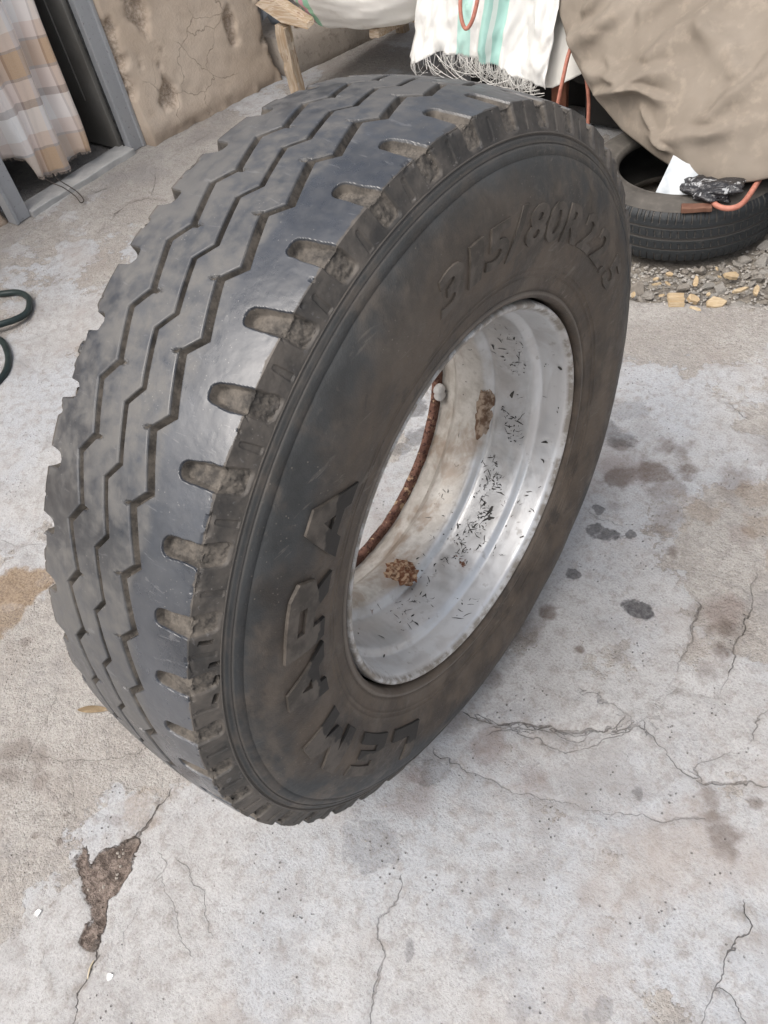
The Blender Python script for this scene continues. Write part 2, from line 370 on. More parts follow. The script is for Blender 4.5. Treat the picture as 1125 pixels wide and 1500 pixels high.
c = g.mix(g.math('MULTIPLY', stain_mask(0, .35, .9), g.ramp(n6, .35, .65, .95, .72)), c, (.058, .056, .060))
pm = g.ramp(g.math('ADD', g.attr('pit'), g.math('MULTIPLY', g.math('SUBTRACT', edgen, .5), .014)), .002, -.003)
pc = g.mix(g.ramp(g.noise(60, 5, .7), .40, .62), (.095, .074, .062), (.265, .215, .185))
pc = g.mix(g.ramp(g.voro(110, feature='DISTANCE_TO_EDGE'), .06, .0, 0, .7), pc, (.07, .048, .04))
c = g.mix(pm, c, pc)
c = g.mix(g.math('MULTIPLY', g.ramp(g.math('ABSOLUTE', g.math('ADD', g.attr('pit'), g.math('MULTIPLY', g.math('SUBTRACT', edgen, .5), .014))), .0030, .0008), g.ramp(n3, .35, .6)), c, (.06, .045, .038))
fine = g.math('SUBTRACT', g.noise(150, 4, .7), .5)
sdn = g.math('ABSOLUTE', g.math('ADD', g.attr('sdc'), g.math('MULTIPLY', fine, .0045)))
halo = g.math('MULTIPLY', g.math('MULTIPLY', g.ramp(g.attr('dcr'), .022, .002), g.ramp(n3, .35, .65, .15, .6)), g.attr('cal'))
c = g.mix(halo, c, (.235, .208, .185))
hw = g.math('ADD', g.attr('cwd'), .0001)
ckm = g.math('MULTIPLY', g.ramp(g.math('SUBTRACT', sdn, hw), .0010, -.0002), g.ramp(g.attr('dcr'), .010, .007))
ckm = g.math('MULTIPLY', ckm, g.attr('cal'))
c = g.mix(g.math('MULTIPLY', ckm, g.ramp(n6, .3, .7, .98, .55)), c, (.075, .062, .053))
c = g.mix(g.math('MULTIPLY', g.attr('bed'), .9), c, g.mix(g.ramp(n3, .4, .6), (.16, .142, .12), (.29, .262, .22)))
dark_slot = g.ramp(g.attr('slot'), .4, .8)
c = g.mix(dark_slot, c, (.03, .027, .024))
hr = g.math('ADD', g.math('MULTIPLY', n3, .8), g.math('ADD', g.math('MULTIPLY', n4, .55), g.math('MULTIPLY', n6, .9)))
hc = g.math('ADD', g.math('MULTIPLY', n3, .6), g.math('ADD', g.math('MULTIPLY', n4, .22), g.math('MULTIPLY', n5, .10)))
hm_ = g.t.nodes.new('ShaderNodeMix'); hm_.data_type = 'FLOAT'
g.put(hm_.inputs[0], co); g.put(hm_.inputs[2], hr); g.put(hm_.inputs[3], hc)
hgt = g.math('ADD', hm_.outputs[0], g.math('MULTIPLY', co, .55))
hgt = g.math('SUBTRACT', hgt, g.math('MULTIPLY', pits, .5))
hgt = g.math('SUBTRACT', hgt, g.math('MULTIPLY', ckm, 1.1))
hgt = g.math('ADD', hgt, g.math('MULTIPLY', pm, g.math('MULTIPLY', g.noise(60, 5, .7), 1.6)))
concrete = g.fin(c, g.ramp(n3, .3, .7, .72, .9), 0, .35, g.bump(hgt, 1.0, .0065))
ground = mk('ground', np.c_[X, Y, z], grid_faces(len(gx), len(gy)), concrete, smooth=True,
            attrs=dict(dcr=dcr, sdc=sdc, cwd=cwd, cal=cal, coat=coat, slot=sstep(.006, -.004, ds), sten0=sten[0], sten1=sten[1], sten2=sten[2], sten3=sten[3], pit=pit, stain0=stain[0], stain1=stain[1], stain2=stain[2], stain3=stain[3], bed=bed))
ground['kind'] = 'structure'

# ------------------------------------------------------------------ the truck wheel
WR = 0.530
wheel = tag(empty('truck_wheel', (0, 0, 0)), 'worn truck tyre on a silver rim standing upright in the middle of the yard', 'truck wheel')
NP = 43; PIT_DEG = 360.0 / NP
ang = [0.0]
while ang[-1] < 359.9:
    a = ang[-1]
    ang.append(a + (PIT_DEG / 92 if 28 <= a < 212 else PIT_DEG / 16))
ang = np.array([a for a in ang if a < 359.95])
NA = len(ang)
def zig(a, hi_a, lo_a, hi_x, lo_x):
    t = np.mod(a - hi_a, PIT_DEG) / PIT_DEG; t0 = (lo_a - hi_a) / PIT_DEG
    return np.where(t < t0, hi_x + (lo_x - hi_x) * t / t0, lo_x + (hi_x - lo_x) * (t - t0) / (1 - t0))
Rr = zig(ang, 120.9, 122.95, .0525, .0335); Cr = zig(ang, 119.5, 121.7, .0030, -.0130); Lr = zig(ang, 117.95, 120.5, -.0410, -.0590)
wR, wC, wL = .0122, .0080, .0108
TW, TE = .119, .521                    # tread half width and edge radius
FACE = np.array([.1315, .491])         # lower rim of the shoulder face
face_len = math.hypot(FACE[0] - TW, FACE[1] - TE)
s_cols, x_cols, d_cols = [], [], []    # s: arc past the tread edge (negative on the tread)
def colm(x, d=0.0):
    x_cols.append(np.broadcast_to(x, ang.shape)); d_cols.append(np.full(NA, d))
def between(a, b, n):
    for k in range(1, n + 1): colm(a + (b - a) * k / (n + 1))
def groove(left, right, dep):
    # the left flank slopes, the right one is steep; both edges are worn round
    colm(left - .0016); colm(left - .0004, .0002); colm(left + .0006, .0011); colm(left + (right - left) * .22, dep * .55); colm(left + (right - left) * .42, dep * .95)
    colm(left + (right - left) * .66, dep * 1.03)
    colm(right - .0016, dep); colm(right - .0009, dep * .5); colm(right - .0003, .0009); colm(right + .0004, .0001); colm(right + .0014)
for k in range(30): colm(-TW + .0012 * k)
between(-TW + .0012 * 29, Lr - wL - .0016, 5)
groove(Lr - wL, Lr, .0100)
between(Lr + .0014, Cr - wC - .0016, 6)
groove(Cr - wC, Cr, .0092)
between(Cr + .0014, Rr - wR - .0016, 6)
groove(Rr - wR, Rr, .0105)
between(Rr + .0014, .070, 4)
for k in range(58): colm(.070 + (TW - .070) * k / 57)
xt = np.array(x_cols).T; dt = np.array(d_cols).T          # (NA, ncol)
nt_ = xt.shape[1]
rt = WR - (WR - TE) * (xt / TW) ** 2
nxt = 2 * (WR - TE) * xt / TW ** 2; nrt = np.ones_like(xt)
# shoulder faces
nf = 34
fk = np.arange(1, nf + 1) / nf
def face(sign):
    x = sign * (TW + (FACE[0] - TW) * fk); r = TE + (FACE[1] - TE) * fk
    return np.broadcast_to(x, (NA, nf)), np.broadcast_to(r, (NA, nf))
xr_, rr_ = face(1); xl_, rl_ = face(-1)
fn = np.array([TE - FACE[1], FACE[0] - TW]) / face_len     # outward normal of the face (x, r)
XX = np.concatenate([xl_[:, ::-1], xt, xr_], 1); RR = np.concatenate([rl_[:, ::-1], rt, rr_], 1)
NX = np.concatenate([np.full((NA, nf), -fn[0]), nxt, np.full((NA, nf), fn[0])], 1)
NR = np.concatenate([np.full((NA, nf), fn[1]), nrt, np.full((NA, nf), fn[1])], 1)
DD = np.concatenate([np.zeros((NA, nf)), dt, np.zeros((NA, nf))], 1)
SS = np.where(np.arange(XX.shape[1])[None, :] < nf, 0, XX * 0)
SR = np.concatenate([xt * 0 - 9 for _ in [0]], 1)
ncol = XX.shape[1]
sR = np.concatenate([np.full((NA, nf), -9.0), xt - TW, np.broadcast_to(fk * face_len, (NA, nf))], 1)
sL = np.concatenate([np.broadcast_to((fk * face_len)[::-1], (NA, nf)), -xt - TW, np.full((NA, nf), -9.0)], 1)
# soften the normal round the tread edge
for S_, sg in ((sR, 1), (sL, -1)):
    w = sstep(-.004, .004, S_)
    m_ = (S_ > -.006) & (S_ < .006)
    NX = np.where(m_, sg * fn[0] * w, NX); NR = np.where(m_, 1 - (1 - fn[1]) * w, NR)
AA = np.broadcast_to(ang[:, None], XX.shape)
jit = {}
def notch_sd(S_, centre, s0, s1, hw, cr, slant=0.0, seed=0):
    k = np.round((AA - centre) / PIT_DEG)
    h = _hash(k.astype(int), k.astype(int) * 0 + seed, k.astype(int) * 0, 3)
    l = np.radians(AA - centre - k * PIT_DEG) * .52 + .0012 * h - slant * (S_ - (s0 + s1) / 2)
    taper = .70 + .46 * np.clip((S_ - s0) / (s1 - s0), 0, 1) ** .7
    qx = np.abs(S_ - (s0 + s1) / 2 + .001 * h) - (s1 - s0) / 2 + cr; qy = np.abs(l) - hw * taper + cr
    return np.hypot(np.maximum(qx, 0), np.maximum(qy, 0)) + np.minimum(np.maximum(qx, qy), 0) - cr, l
Pn = np.c_[XX.ravel() * 1.0, RR.ravel() * np.cos(np.radians(AA)).ravel(), RR.ravel() * np.sin(np.radians(AA)).ravel()]
nz1 = fbm(Pn, 60, 3, 11).reshape(XX.shape); nz2 = fbm(Pn, 190, 2, 12).reshape(XX.shape)
sdR, lR = notch_sd(sR, 124.9, -.044, .0290, .0116, .0064, -.12, 1)
sdL, lL = notch_sd(sL, 123.4, -.022, .0285, .0105, .0060, .10, 2)
sdR = sdR + .0010 * nz1; sdL = sdL + .0010 * nz1
cut = .0088 * sstep(.0022, -.0024, sdR) * (1 - .22 * sstep(-.03, .0, sR) - .40 * sstep(.0, .03, sR)) + .0115 * sstep(.0020, -.0020, sdL)
# blocks are chipped here and there along the shoulder edge
cut = cut + .0022 * sstep(.36, .66, nz1 + .35 * nz2) * sstep(.007, .001, np.abs(sR)) + .003 * sstep(.34, .66, nz1) * sstep(.007, .001, np.abs(sL))
# the tip of each notch is a little deeper
cut = cut + .0022 * sstep(.0, -.004, sdR) * sstep(-.024, -.040, sR)
# shallow stubs on the shoulder face between the notches
sdm, _ = notch_sd(sR, 124.9 + PIT_DEG / 2, .006, .030, .0035, .002, 0, 4)
cut = cut + .0016 * sstep(.001, -.001, sdm)
# torn rubber: two gouges near the shoulder rim
for ga, gs, gl, gw in ((152.3, .017, .007, .0022), (155.6, .027, .005, .0024), (158.3, .0295, .0022, .006), (161.2, .027, .0025, .006)):
    l = np.radians(AA - ga) * .5
    e = np.maximum(np.abs(sR - gs + .3 * l) - gl, np.abs(l + .0015 * nz1) - gw)
    cut = np.maximum(cut, .009 * sstep(.001, -.001, e))
# short pockets at the zig-zag corners
for ctr, lo_a, dirn in ((Rr - wR, 122.95, -1), (Lr, 117.95, 1)):
    k = np.round((AA - lo_a) / PIT_DEG); l = np.radians(AA - lo_a - k * PIT_DEG) * WR
    q = (XX - ctr[:, None]) * dirn
    e = np.maximum(np.abs(l + .5 * (q - .002) * (1 if dirn > 0 else -1)) - .0026 + .28 * np.maximum(q, 0), np.abs(q - .001) - (.0062 if dirn < 0 else .0042))
    cut = np.maximum(cut, np.where(DD < .001, .0034 * sstep(.0012, -.0012, e), 0))
D = np.maximum(DD, cut)
# every sharp edge of the worn tread is a little rounded
onface = np.maximum(sR, sL) > 0
topm = (D < .0012) & ~onface
D = D + np.where(onface, .0004 * nz1 + .0002 * nz2, .00018 * nz1) + np.where(D > .003, .0009 * nz2 + .0008 * nz1, 0)
nl = np.hypot(NX, NR)
XD = XX - D * NX / nl; RD = RR - D * NR / nl
ca, sa = np.cos(np.radians(AA)), np.sin(np.radians(AA))
VZ = WR + RD * sa
squash = .006
VZ = np.where(VZ < squash, squash * .0 + np.maximum(VZ, 0) * 1.0, VZ)
V = np.stack([XD, RD * ca, VZ], -1).reshape(-1, 3)
edge_r = np.where(onface, np.clip(np.maximum(sR, sL), 0, .04), 0)
lat_ = XX
wearside = -np.maximum(sR, sL)                             # distance on to the tread from its nearer edge

t = NT('tread_rubber')
top, dep, edg = t.attr('top'), t.attr('dep'), t.attr('edge')
sc = t.noise(9, 5, .62); f1 = t.noise(55, 4, .6); f2 = t.noise(420, 3, .6)
streak = t.noise(30, 4, .6, vec=t.scale((1.0, .25, .25)))
lat = t.attr('lat')
big = t.noise(5.5, 5, .62)
clean = t.ramp(t.math('ADD', lat, t.math('MULTIPLY', t.math('SUBTRACT', big, .5), .05)), .040, .056)
rub = t.mix(t.ramp(sc, .35, .65), (.014, .018, .026), (.034, .040, .052))
dust = t.mix(f1, (.078, .076, .072), (.148, .140, .128))
dustm = t.math('MULTIPLY', t.ramp(t.math('ADD', sc, t.math('MULTIPLY', f1, .6)), .62, .98), .6)
ribd = t.math('MULTIPLY', t.math('SUBTRACT', 1.0, clean), t.ramp(t.math('ADD', big, t.math('MULTIPLY', f1, .4)), .45, .90, .08, .52))
upz = t.ramp(t.attr('back'), -.22, .25, 0, .85)            # dust has settled towards the top and the far side
dustm = t.math('ADD', t.math('MULTIPLY', dustm, t.math('SUBTRACT', 1.0, t.math('MULTIPLY', clean, .7))), t.math('MAXIMUM', ribd, t.math('MULTIPLY', upz, t.ramp(f1, .25, .7, .5, 1))), clamp=True)
ctop = t.mix(t.math('MULTIPLY', dustm, .8), rub, dust)
cgr = t.mix(t.ramp(t.math('ADD', f1, t.math('MULTIPLY', f2, .3)), .42, .85), (.024, .021, .018), (.128, .111, .092))
cface = t.mix(t.ramp(t.math('ADD', sc, t.math('MULTIPLY', f1, .35)), .52, .85), (.024, .022, .020), (.095, .082, .069))
fm = t.ramp(t.math('ADD', edg, t.math('MULTIPLY', t.math('SUBTRACT', f1, .5), .009)), -.003, -.0015)
csurf = t.mix(fm, ctop, cface)
gm = t.ramp(dep, .0012, .003)
cc = t.mix(gm, csurf, cgr)
spk = t.math('MULTIPLY', t.ramp(t.voro(170), .15, .05), t.ramp(t.noise(14, 3), .50, .62))
cc = t.mix(t.math('MULTIPLY', spk, .5), cc, (.30, .29, .27))
scr2 = t.math('MULTIPLY', t.ramp(t.noise(120, 3, .75, vec=t.scale((1.2, .25, .3)), dist=2.0), .66, .72), .3)
cc = t.mix(t.math('MULTIPLY', scr2, t.math('SUBTRACT', 1.0, gm)), cc, (.15, .15, .15))
scr = t.math('MULTIPLY', t.ramp(t.noise(70, 3, .7, vec=t.scale((.25, 1.3, 1.3)), dist=1.2), .64, .70), .28)
cc = t.mix(t.math('MULTIPLY', scr, t.math('SUBTRACT', 1.0, gm)), cc, (.20, .20, .205))
rl = t.ramp(t.math('ADD', t.math('MULTIPLY', streak, .6), t.math('MULTIPLY', f1, .4)), .35, .65, .20, .38)
rl = t.math('ADD', rl, t.math('MULTIPLY', dustm, .28))
rl = t.math('MAXIMUM', rl, t.math('MULTIPLY', t.math('MAXIMUM', gm, t.math('MULTIPLY', fm, .78)), .85))
polish = t.math('MULTIPLY', t.math('SUBTRACT', 1.0, t.math('MAXIMUM', t.ramp(dep, .0001, .0007), fm)), t.math('SUBTRACT', 1.0, t.math('MULTIPLY', dustm, .9)))
polish = t.math('MULTIPLY', polish, t.ramp(big, .36, .58, .45, 1.0))
tread_m = t.fin(cc, rl, 0, .75, t.bump(t.math('ADD', t.math('MULTIPLY', f1, .5), t.math('MULTIPLY', f2, .35)), .26, .0012),
                **{'Coat Weight': t.math('MULTIPLY', polish, .5), 'Coat Roughness': .27, 'Coat IOR': 1.75})
mk('tread', V, grid_faces(NA, ncol, closed_u=True), tread_m, wheel, smooth=False,
   attrs=dict(top=topm.astype(float).ravel(), dep=D.ravel(), edge=(-wearside).ravel(), lat=lat_.ravel(), back=(RD * ca).ravel()))

# sidewalls
SW = [(.491, .1315), (.4902, .1324), (.4892, .1322), (.4886, .1300), (.4870, .1300), (.4862, .1326), (.4855, .1332), (.4805, .1356), (.4798, .1354), (.4794, .1343), (.4784, .1343), (.4780, .1358), (.4772, .1366), (.4735, .1384),
      (.468, .1408), (.4672, .1400), (.4664, .1412), (.455, .1460), (.445, .1495), (.435, .1525), (.427, .1545), (.420, .1558), (.412, .1566), (.402, .1571), (.392, .1570), (.382, .1563), (.372, .1552),
      (.362, .1538), (.352, .1521), (.342, .1501), (.3375, .1490), (.3368, .1496), (.3355, .1496), (.3348, .1484), (.332, .1478), (.3300, .1473), (.3293, .1479), (.3280, .1479), (.3273, .1466), (.324, .1459), (.3165, .1443), (.3125, .1440), (.3095, .1432), (.3085, .1412), (.3070, .1412), (.3060, .1428), (.3030, .1432), (.3000, .1425), (.2975, .1395), (.2960, .1330), (.2950, .1220)]
swr = np.array([a for a, b in SW]); swx = np.array([b for a, b in SW])
def sw_x(r): return np.interp(r, swr[::-1], swx[::-1])
nas = 540
aS = np.radians(np.arange(nas) * 360 / nas)
w = NT('sidewall_rubber')
rad = w.attr('rad')
b1 = w.noise(4.2, 6, .62); b2 = w.noise(17, 5, .6); b3 = w.noise(90, 4, .65); b4 = w.noise(500, 2)
flow = w.noise(26, 4, .6, vec=w.scale((1, .5, .35)))
blackc = w.mix(w.ramp(b2, .3, .7), (.013, .016, .018), (.040, .044, .047))
brownc = w.mix(w.ramp(b2, .3, .7), (.032, .024, .018), (.105, .080, .059))
bm_ = w.ramp(w.math('ADD', rad, w.math('MULTIPLY', w.math('SUBTRACT', b1, .5), .26)), .455, .395)
cw = w.mix(bm_, blackc, brownc)
cw = w.mix(w.math('MULTIPLY', w.ramp(flow, .48, .66), .6), cw, (.125, .100, .078))
cw = w.mix(w.math('MULTIPLY', w.ramp(b3, .62, .74), .30), cw, (.12, .107, .092))
cw = w.mix(w.math('MULTIPLY', w.ramp(w.noise(12, 6, .7), .58, .66), .55), cw, (.024, .022, .021))
ringd = w.math('ADD', w.math('MULTIPLY', w.ramp(w.math('ABSOLUTE', w.math('SUBTRACT', rad, .3045)), .0035, .001), .45), w.math('MULTIPLY', w.ramp(w.math('ABSOLUTE', w.math('SUBTRACT', rad, .4795)), .004, .001), .3))
cw = w.mix(ringd, cw, (.19, .168, .145))
spk = w.math('MULTIPLY', w.ramp(w.voro(140), .16, .05), w.ramp(w.noise(11, 3), .50, .60))
cw = w.mix(w.math('MULTIPLY', spk, .65), cw, (.22, .195, .168))
scf = w.math('MULTIPLY', w.ramp(w.noise(60, 4, .7, vec=w.scale((1, .22, .9)), dist=1.5), .60, .68), w.ramp(b1, .42, .6))
cw = w.mix(w.math('MULTIPLY', scf, .45), cw, (.19, .17, .148))
scd = w.math('MULTIPLY', w.ramp(w.noise(34, 5, .75, vec=w.scale((1, .8, .3)), dist=1.0), .60, .70), .55)
cw = w.mix(scd, cw, (.026, .023, .021))
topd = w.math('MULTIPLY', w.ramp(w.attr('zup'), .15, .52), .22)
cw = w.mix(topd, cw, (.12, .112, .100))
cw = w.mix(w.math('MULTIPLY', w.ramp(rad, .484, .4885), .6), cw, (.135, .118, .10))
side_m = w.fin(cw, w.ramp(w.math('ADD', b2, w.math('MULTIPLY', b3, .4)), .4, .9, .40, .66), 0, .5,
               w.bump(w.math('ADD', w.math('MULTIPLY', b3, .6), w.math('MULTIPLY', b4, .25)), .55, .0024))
def sidewall(sign):
    r = np.broadcast_to(swr, (nas, len(swr))); x = np.broadcast_to(swx, (nas, len(swr)))
    a = np.broadcast_to(aS[:, None], r.shape)
    pp = np.c_[x.ravel() + sign, (r * np.cos(a)).ravel(), (r * np.sin(a)).ravel()]
    bumpy = (.0011 * fbm(pp, 12, 4, 21) * sstep(.31, .33, r.ravel()) * sstep(.485, .47, r.ravel())).reshape(r.shape)
    V = np.stack([sign * (x + bumpy), r * np.cos(a), WR + r * np.sin(a)], -1).reshape(-1, 3)
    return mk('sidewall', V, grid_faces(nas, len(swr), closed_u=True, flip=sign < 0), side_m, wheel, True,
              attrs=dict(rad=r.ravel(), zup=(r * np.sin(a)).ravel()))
sw_out = sidewall(1); sw_in = sidewall(-1)

# raised lettering on the outer sidewall
lt = NT('letter_rubber')
lr = lt.attr('rad'); l1 = lt.noise(34, 4, .6); l2 = lt.noise(150, 4, .65); l3 = lt.noise(13, 4, .6)
cl = lt.mix(lt.ramp(l1, .35, .65), (.050, .043, .036), (.105, .090, .076))
cl = lt.mix(lt.math('MULTIPLY', lt.ramp(l2, .58, .70), .35), cl, (.16, .14, .12))
blk = lt.ramp(lt.math('ADD', lr, lt.math('MULTIPLY', lt.math('SUBTRACT', l3, .5), .11)), .386, .381)
cl = lt.mix(lt.math('MULTIPLY', blk, .9), cl, (.016, .015, .014))
letter_m = lt.fin(cl, .62, 0, .4, lt.bump(l2, .35, .0012))
def glyph(ch, height, wide, bold=0.0):
    cu = bpy.data.curves.new('glyph', 'FONT'); cu.body = ch; cu.size = 1.0; cu.offset = bold
    cu.align_x = 'CENTER'; cu.resolution_u = 4
    ob = bpy.data.objects.new('glyph', cu); col.objects.link(ob)
    dg = bpy.context.evaluated_depsgraph_get(); dg.update()
    me = bpy.data.meshes.new_from_object(ob.evaluated_get(dg))
    bpy.data.objects.remove(ob); bpy.data.curves.remove(cu)
    bm = bmesh.new(); bm.from_mesh(me); bpy.data.meshes.remove(me)
    xs = [v.co.x for v in bm.verts]; ys = [v.co.y for v in bm.verts]
    x0, x1 = min(xs), max(xs)
    for v in bm.verts:
        v.co.x = ((v.co.x - (x0 + x1) / 2) / (x1 - x0)) * wide; v.co.y = (v.co.y / .729) * height - height / 2; v.co.z = 0
    bmesh.ops.dissolve_limit(bm, angle_limit=.01, verts=bm.verts[:], edges=bm.edges[:])
    bmesh.ops.triangulate(bm, faces=bm.faces[:])
    bmesh.ops.subdivide_edges(bm, edges=[e for e in bm.edges if e.calc_length() > .014], cuts=2)
    bmesh.ops.triangulate(bm, faces=bm.faces[:])
    return bm
BLOCK = {                                                  # heavy block capitals as flush pieces in a unit box
    'L': [[(0, 0), (.32, 0), (.32, .30), (.32, 1), (0, 1)], [(.32, 0), (1, 0), (1, .30), (.32, .30)]],
    'E': [[(0, 0), (.30, 0), (.30, .25), (.30, .39), (.30, .61), (.30, .75), (.30, 1), (0, 1)], [(.30, 0), (1, 0), (1, .25), (.30, .25)],
          [(.30, .39), (.88, .39), (.88, .61), (.30, .61)], [(.30, .75), (1, .75), (1, 1), (.30, 1)]],
    'M': [[(0, 0), (.24, 0), (.24, .56), (.29, 1), (0, 1)], [(.29, 1), (.24, .56), (.42, .16), (.5, .16), (.5, .55)],
          [(.71, 1), (.5, .55), (.5, .16), (.58, .16), (.76, .56)], [(1, 0), (1, 1), (.71, 1), (.76, .56), (.76, 0)]],
    'A': [[(0, 0), (.28, 0), (.34, .18), (.41, .40), (.5, .68), (.5, 1), (.36, 1)], [(1, 0), (.64, 1), (.5, 1), (.5, .68), (.59, .40), (.66, .18), (.72, 0)],
          [(.34, .18), (.66, .18), (.59, .40), (.41, .40)]],
    'R': [[(0, 0), (.30, 0), (.30, .36), (.30, .58), (.30, .77), (.30, 1), (0, 1)], [(.30, .77), (.66, .77), (.80, 1), (.30, 1)],
          [(.80, 1), (.66, .77), (.66, .58), (.84, .36), (1, .50), (1, .87)], [(.30, .36), (.54, .36), (.84, .36), (.66, .58), (.30, .58)],
          [(.54, .36), (.69, 0), (1, 0), (.84, .36)]]}
def block_glyph(ch, height, wide):
    bm = bmesh.new()
    for poly in BLOCK[ch]:
        bm.faces.new([bm.verts.new(((x - .5) * wide, (y - .5) * height, 0)) for x, y in poly])
    bmesh.ops.remove_doubles(bm, verts=bm.verts[:], dist=1e-5)
    bmesh.ops.recalc_face_normals(bm, faces=bm.faces[:])
    bmesh.ops.triangulate(bm, faces=bm.faces[:])
    for _ in range(2):
        bmesh.ops.subdivide_edges(bm, edges=[e for e in bm.edges if e.calc_length() > .012], cuts=1)
        bmesh.ops.triangulate(bm, faces=bm.faces[:])
    return bm
def letter(ch, deg, rc, height, wide, lift, bold=0.0, slant=0.0, big=False):
    bm = block_glyph(ch, height, wide) if big else glyph(ch, height, wide, bold)
    base = bm.faces[:]
    ret = bmesh.ops.extrude_face_region(bm, geom=base)
    newv = [g_ for g_ in ret['geom'] if isinstance(g_, bmesh.types.BMVert)]
    for v in newv: v.co.z = 1.0
    bm.normal_update()
    a0 = math.radians(deg)
    V, rad_, zu = [], [], []
    for v in bm.verts:
        r = rc + v.co.y; a = a0 - (v.co.x + slant * v.co.y) / rc
        top_ = v.co.z > .5
        if top_:                                           # worn, slightly drawn-in top edge
            r = rc + v.co.y * .985; 
        n_ = float(vnoise(np.array([[r * 60, a * 24, deg]]), 3)[0])
        x = float(sw_x(r)) + (lift * (1 + .10 * n_) if top_ else -.0012)
        V.append((x, r * math.cos(a), WR + r * math.sin(a))); rad_.append(r if big else .45); zu.append(r * math.sin(a))
    bm.verts.index_update()
    F = [[v.index for v in f.verts] for f in bm.faces]
    bm.free()
    o = mk('raised_letter', V, F, letter_m, sw_out, False, attrs=dict(rad=rad_, zup=zu))
    return o
for ch, deg in zip('315/80R22.5', (95.3, 88.5, 81.9, 76.0, 69.2, 62.0, 54.2, 45.9, 37.4, 31.9, 26.0)):
    wd = {'1': .020, '/': .026, '.': .008, 'R': .040}.get(ch, .037)
    letter(ch, deg, .3965, .056 if ch == '/' else .047, wd * 1.24, .0020, .030, .16)
for ch, deg in zip('LEMARA', (-135.0, -150.5, -170.0, 168.5, 153.0, 136.5)):
    letter(ch, deg, .3895, .066, {'M': .104, 'L': .078, 'E': .080}.get(ch, .094), .0030, .046, 0.0, True)

# rim
rp = [(.104, .2925), (.122, .2925), (.131, .2915), (.1362, .2892), (.1374, .2866), (.1368, .2838), (.1345, .2820), (.1315, .2805), (.1290, .2780), (.1240, .2768),
      (.118, .2760), (.104, .2738), (.092, .2718), (.0885, .2720), (.0855, .2708), (.0815, .2655), (.0785, .2622), (.0755, .2608), (.066, .2592), (.050, .2560), (.034, .2528), (.022, .2505), (.0145, .2495), (.0115, .2498), (.0085, .2470), (.0055, .2410),
      (.002, .2378), (-.004, .2362), (-.020, .2358), (-.040, .2358), (-.052, .2362), (-.058, .2390), (-.062, .2450), (-.066, .2510), (-.071, .2545), (-.0725, .2575), (-.0745, .2580), (-.080, .2590), (-.090, .2625), (-.100, .2672),
      (-.104, .2690), (-.1062, .2682), (-.108, .2660), (-.116, .2680), (-.122, .2780), (-.131, .2915), (-.122, .2925), (-.104, .2925)]
px_ = np.array([a for a, b in rp]); pr_ = np.array([b for a, b in rp])
nar = 300
aR = np.radians(np.arange(nar) * 360 / nar)
A2, X2 = np.meshgrid(aR, px_, indexing='ij'); R2 = np.broadcast_to(pr_, A2.shape)
pp = np.c_[X2.ravel() * 1.0, (R2 * np.cos(A2)).ravel(), (R2 * np.sin(A2)).ravel()]
R2 = R2 + (.0006 * fbm(pp, 14, 3, 33)).reshape(R2.shape)
V = np.stack([X2, R2 * np.cos(A2), WR + R2 * np.sin(A2)], -1).reshape(-1, 3)
r_ = NT('silver_rim')
ax = r_.attr('ax'); hz = r_.attr('hz')
m1 = r_.noise(11, 5, .6); m2 = r_.noise(45, 5, .65); m3 = r_.noise(220, 3)
sil = r_.mix(r_.ramp(m1, .35, .65), (.47, .475, .475), (.60, .605, .61))
run = r_.noise(9, 5, .6, vec=r_.scale((1.6, 1, .8)), dist=.6)
sil = r_.mix(r_.ramp(ax, .074, .086, 0, .75), sil, (.70, .71, .72))
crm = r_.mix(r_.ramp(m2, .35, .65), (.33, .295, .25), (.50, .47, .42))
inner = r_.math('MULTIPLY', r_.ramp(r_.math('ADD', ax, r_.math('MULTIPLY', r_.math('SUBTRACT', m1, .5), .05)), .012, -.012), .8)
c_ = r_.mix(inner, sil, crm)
c_ = r_.mix(r_.math('MULTIPLY', r_.ramp(run, .46, .60), r_.math('ADD', .18, r_.math('MULTIPLY', inner, .6))), c_, (.23, .165, .115))
c_ = r_.mix(r_.math('MULTIPLY', r_.ramp(m2, .60, .72), .45), c_, (.22, .195, .17))
lip = r_.ramp(ax, .1275, .1335)
c_ = r_.mix(r_.math('MULTIPLY', lip, r_.ramp(m2, .38, .58, .35, .95)), c_, (.21, .185, .155))
c_ = r_.mix(r_.math('MULTIPLY', r_.ramp(r_.noise(26, 4, .7), .66, .72), r_.ramp(ax, .08, .06)), c_, (.13, .055, .03))
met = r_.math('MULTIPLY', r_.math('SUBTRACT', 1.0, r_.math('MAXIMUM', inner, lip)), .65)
rim_m = r_.fin(c_, r_.ramp(m2,   .35, .65, .30, .46), met, .5, r_.bump(r_.math('ADD', m2, r_.math('MULTIPLY', m3, .3)), .18, .0012))
rim = mk('rim', V, grid_faces(nar, len(rp), closed_u=True), rim_m, wheel, True, attrs=dict(ax=X2.ravel(), hz=np.sin(A2).ravel()))
def rim_r(x): return float(np.interp(x, px_[4:40][::-1], pr_[4:40][::-1]))
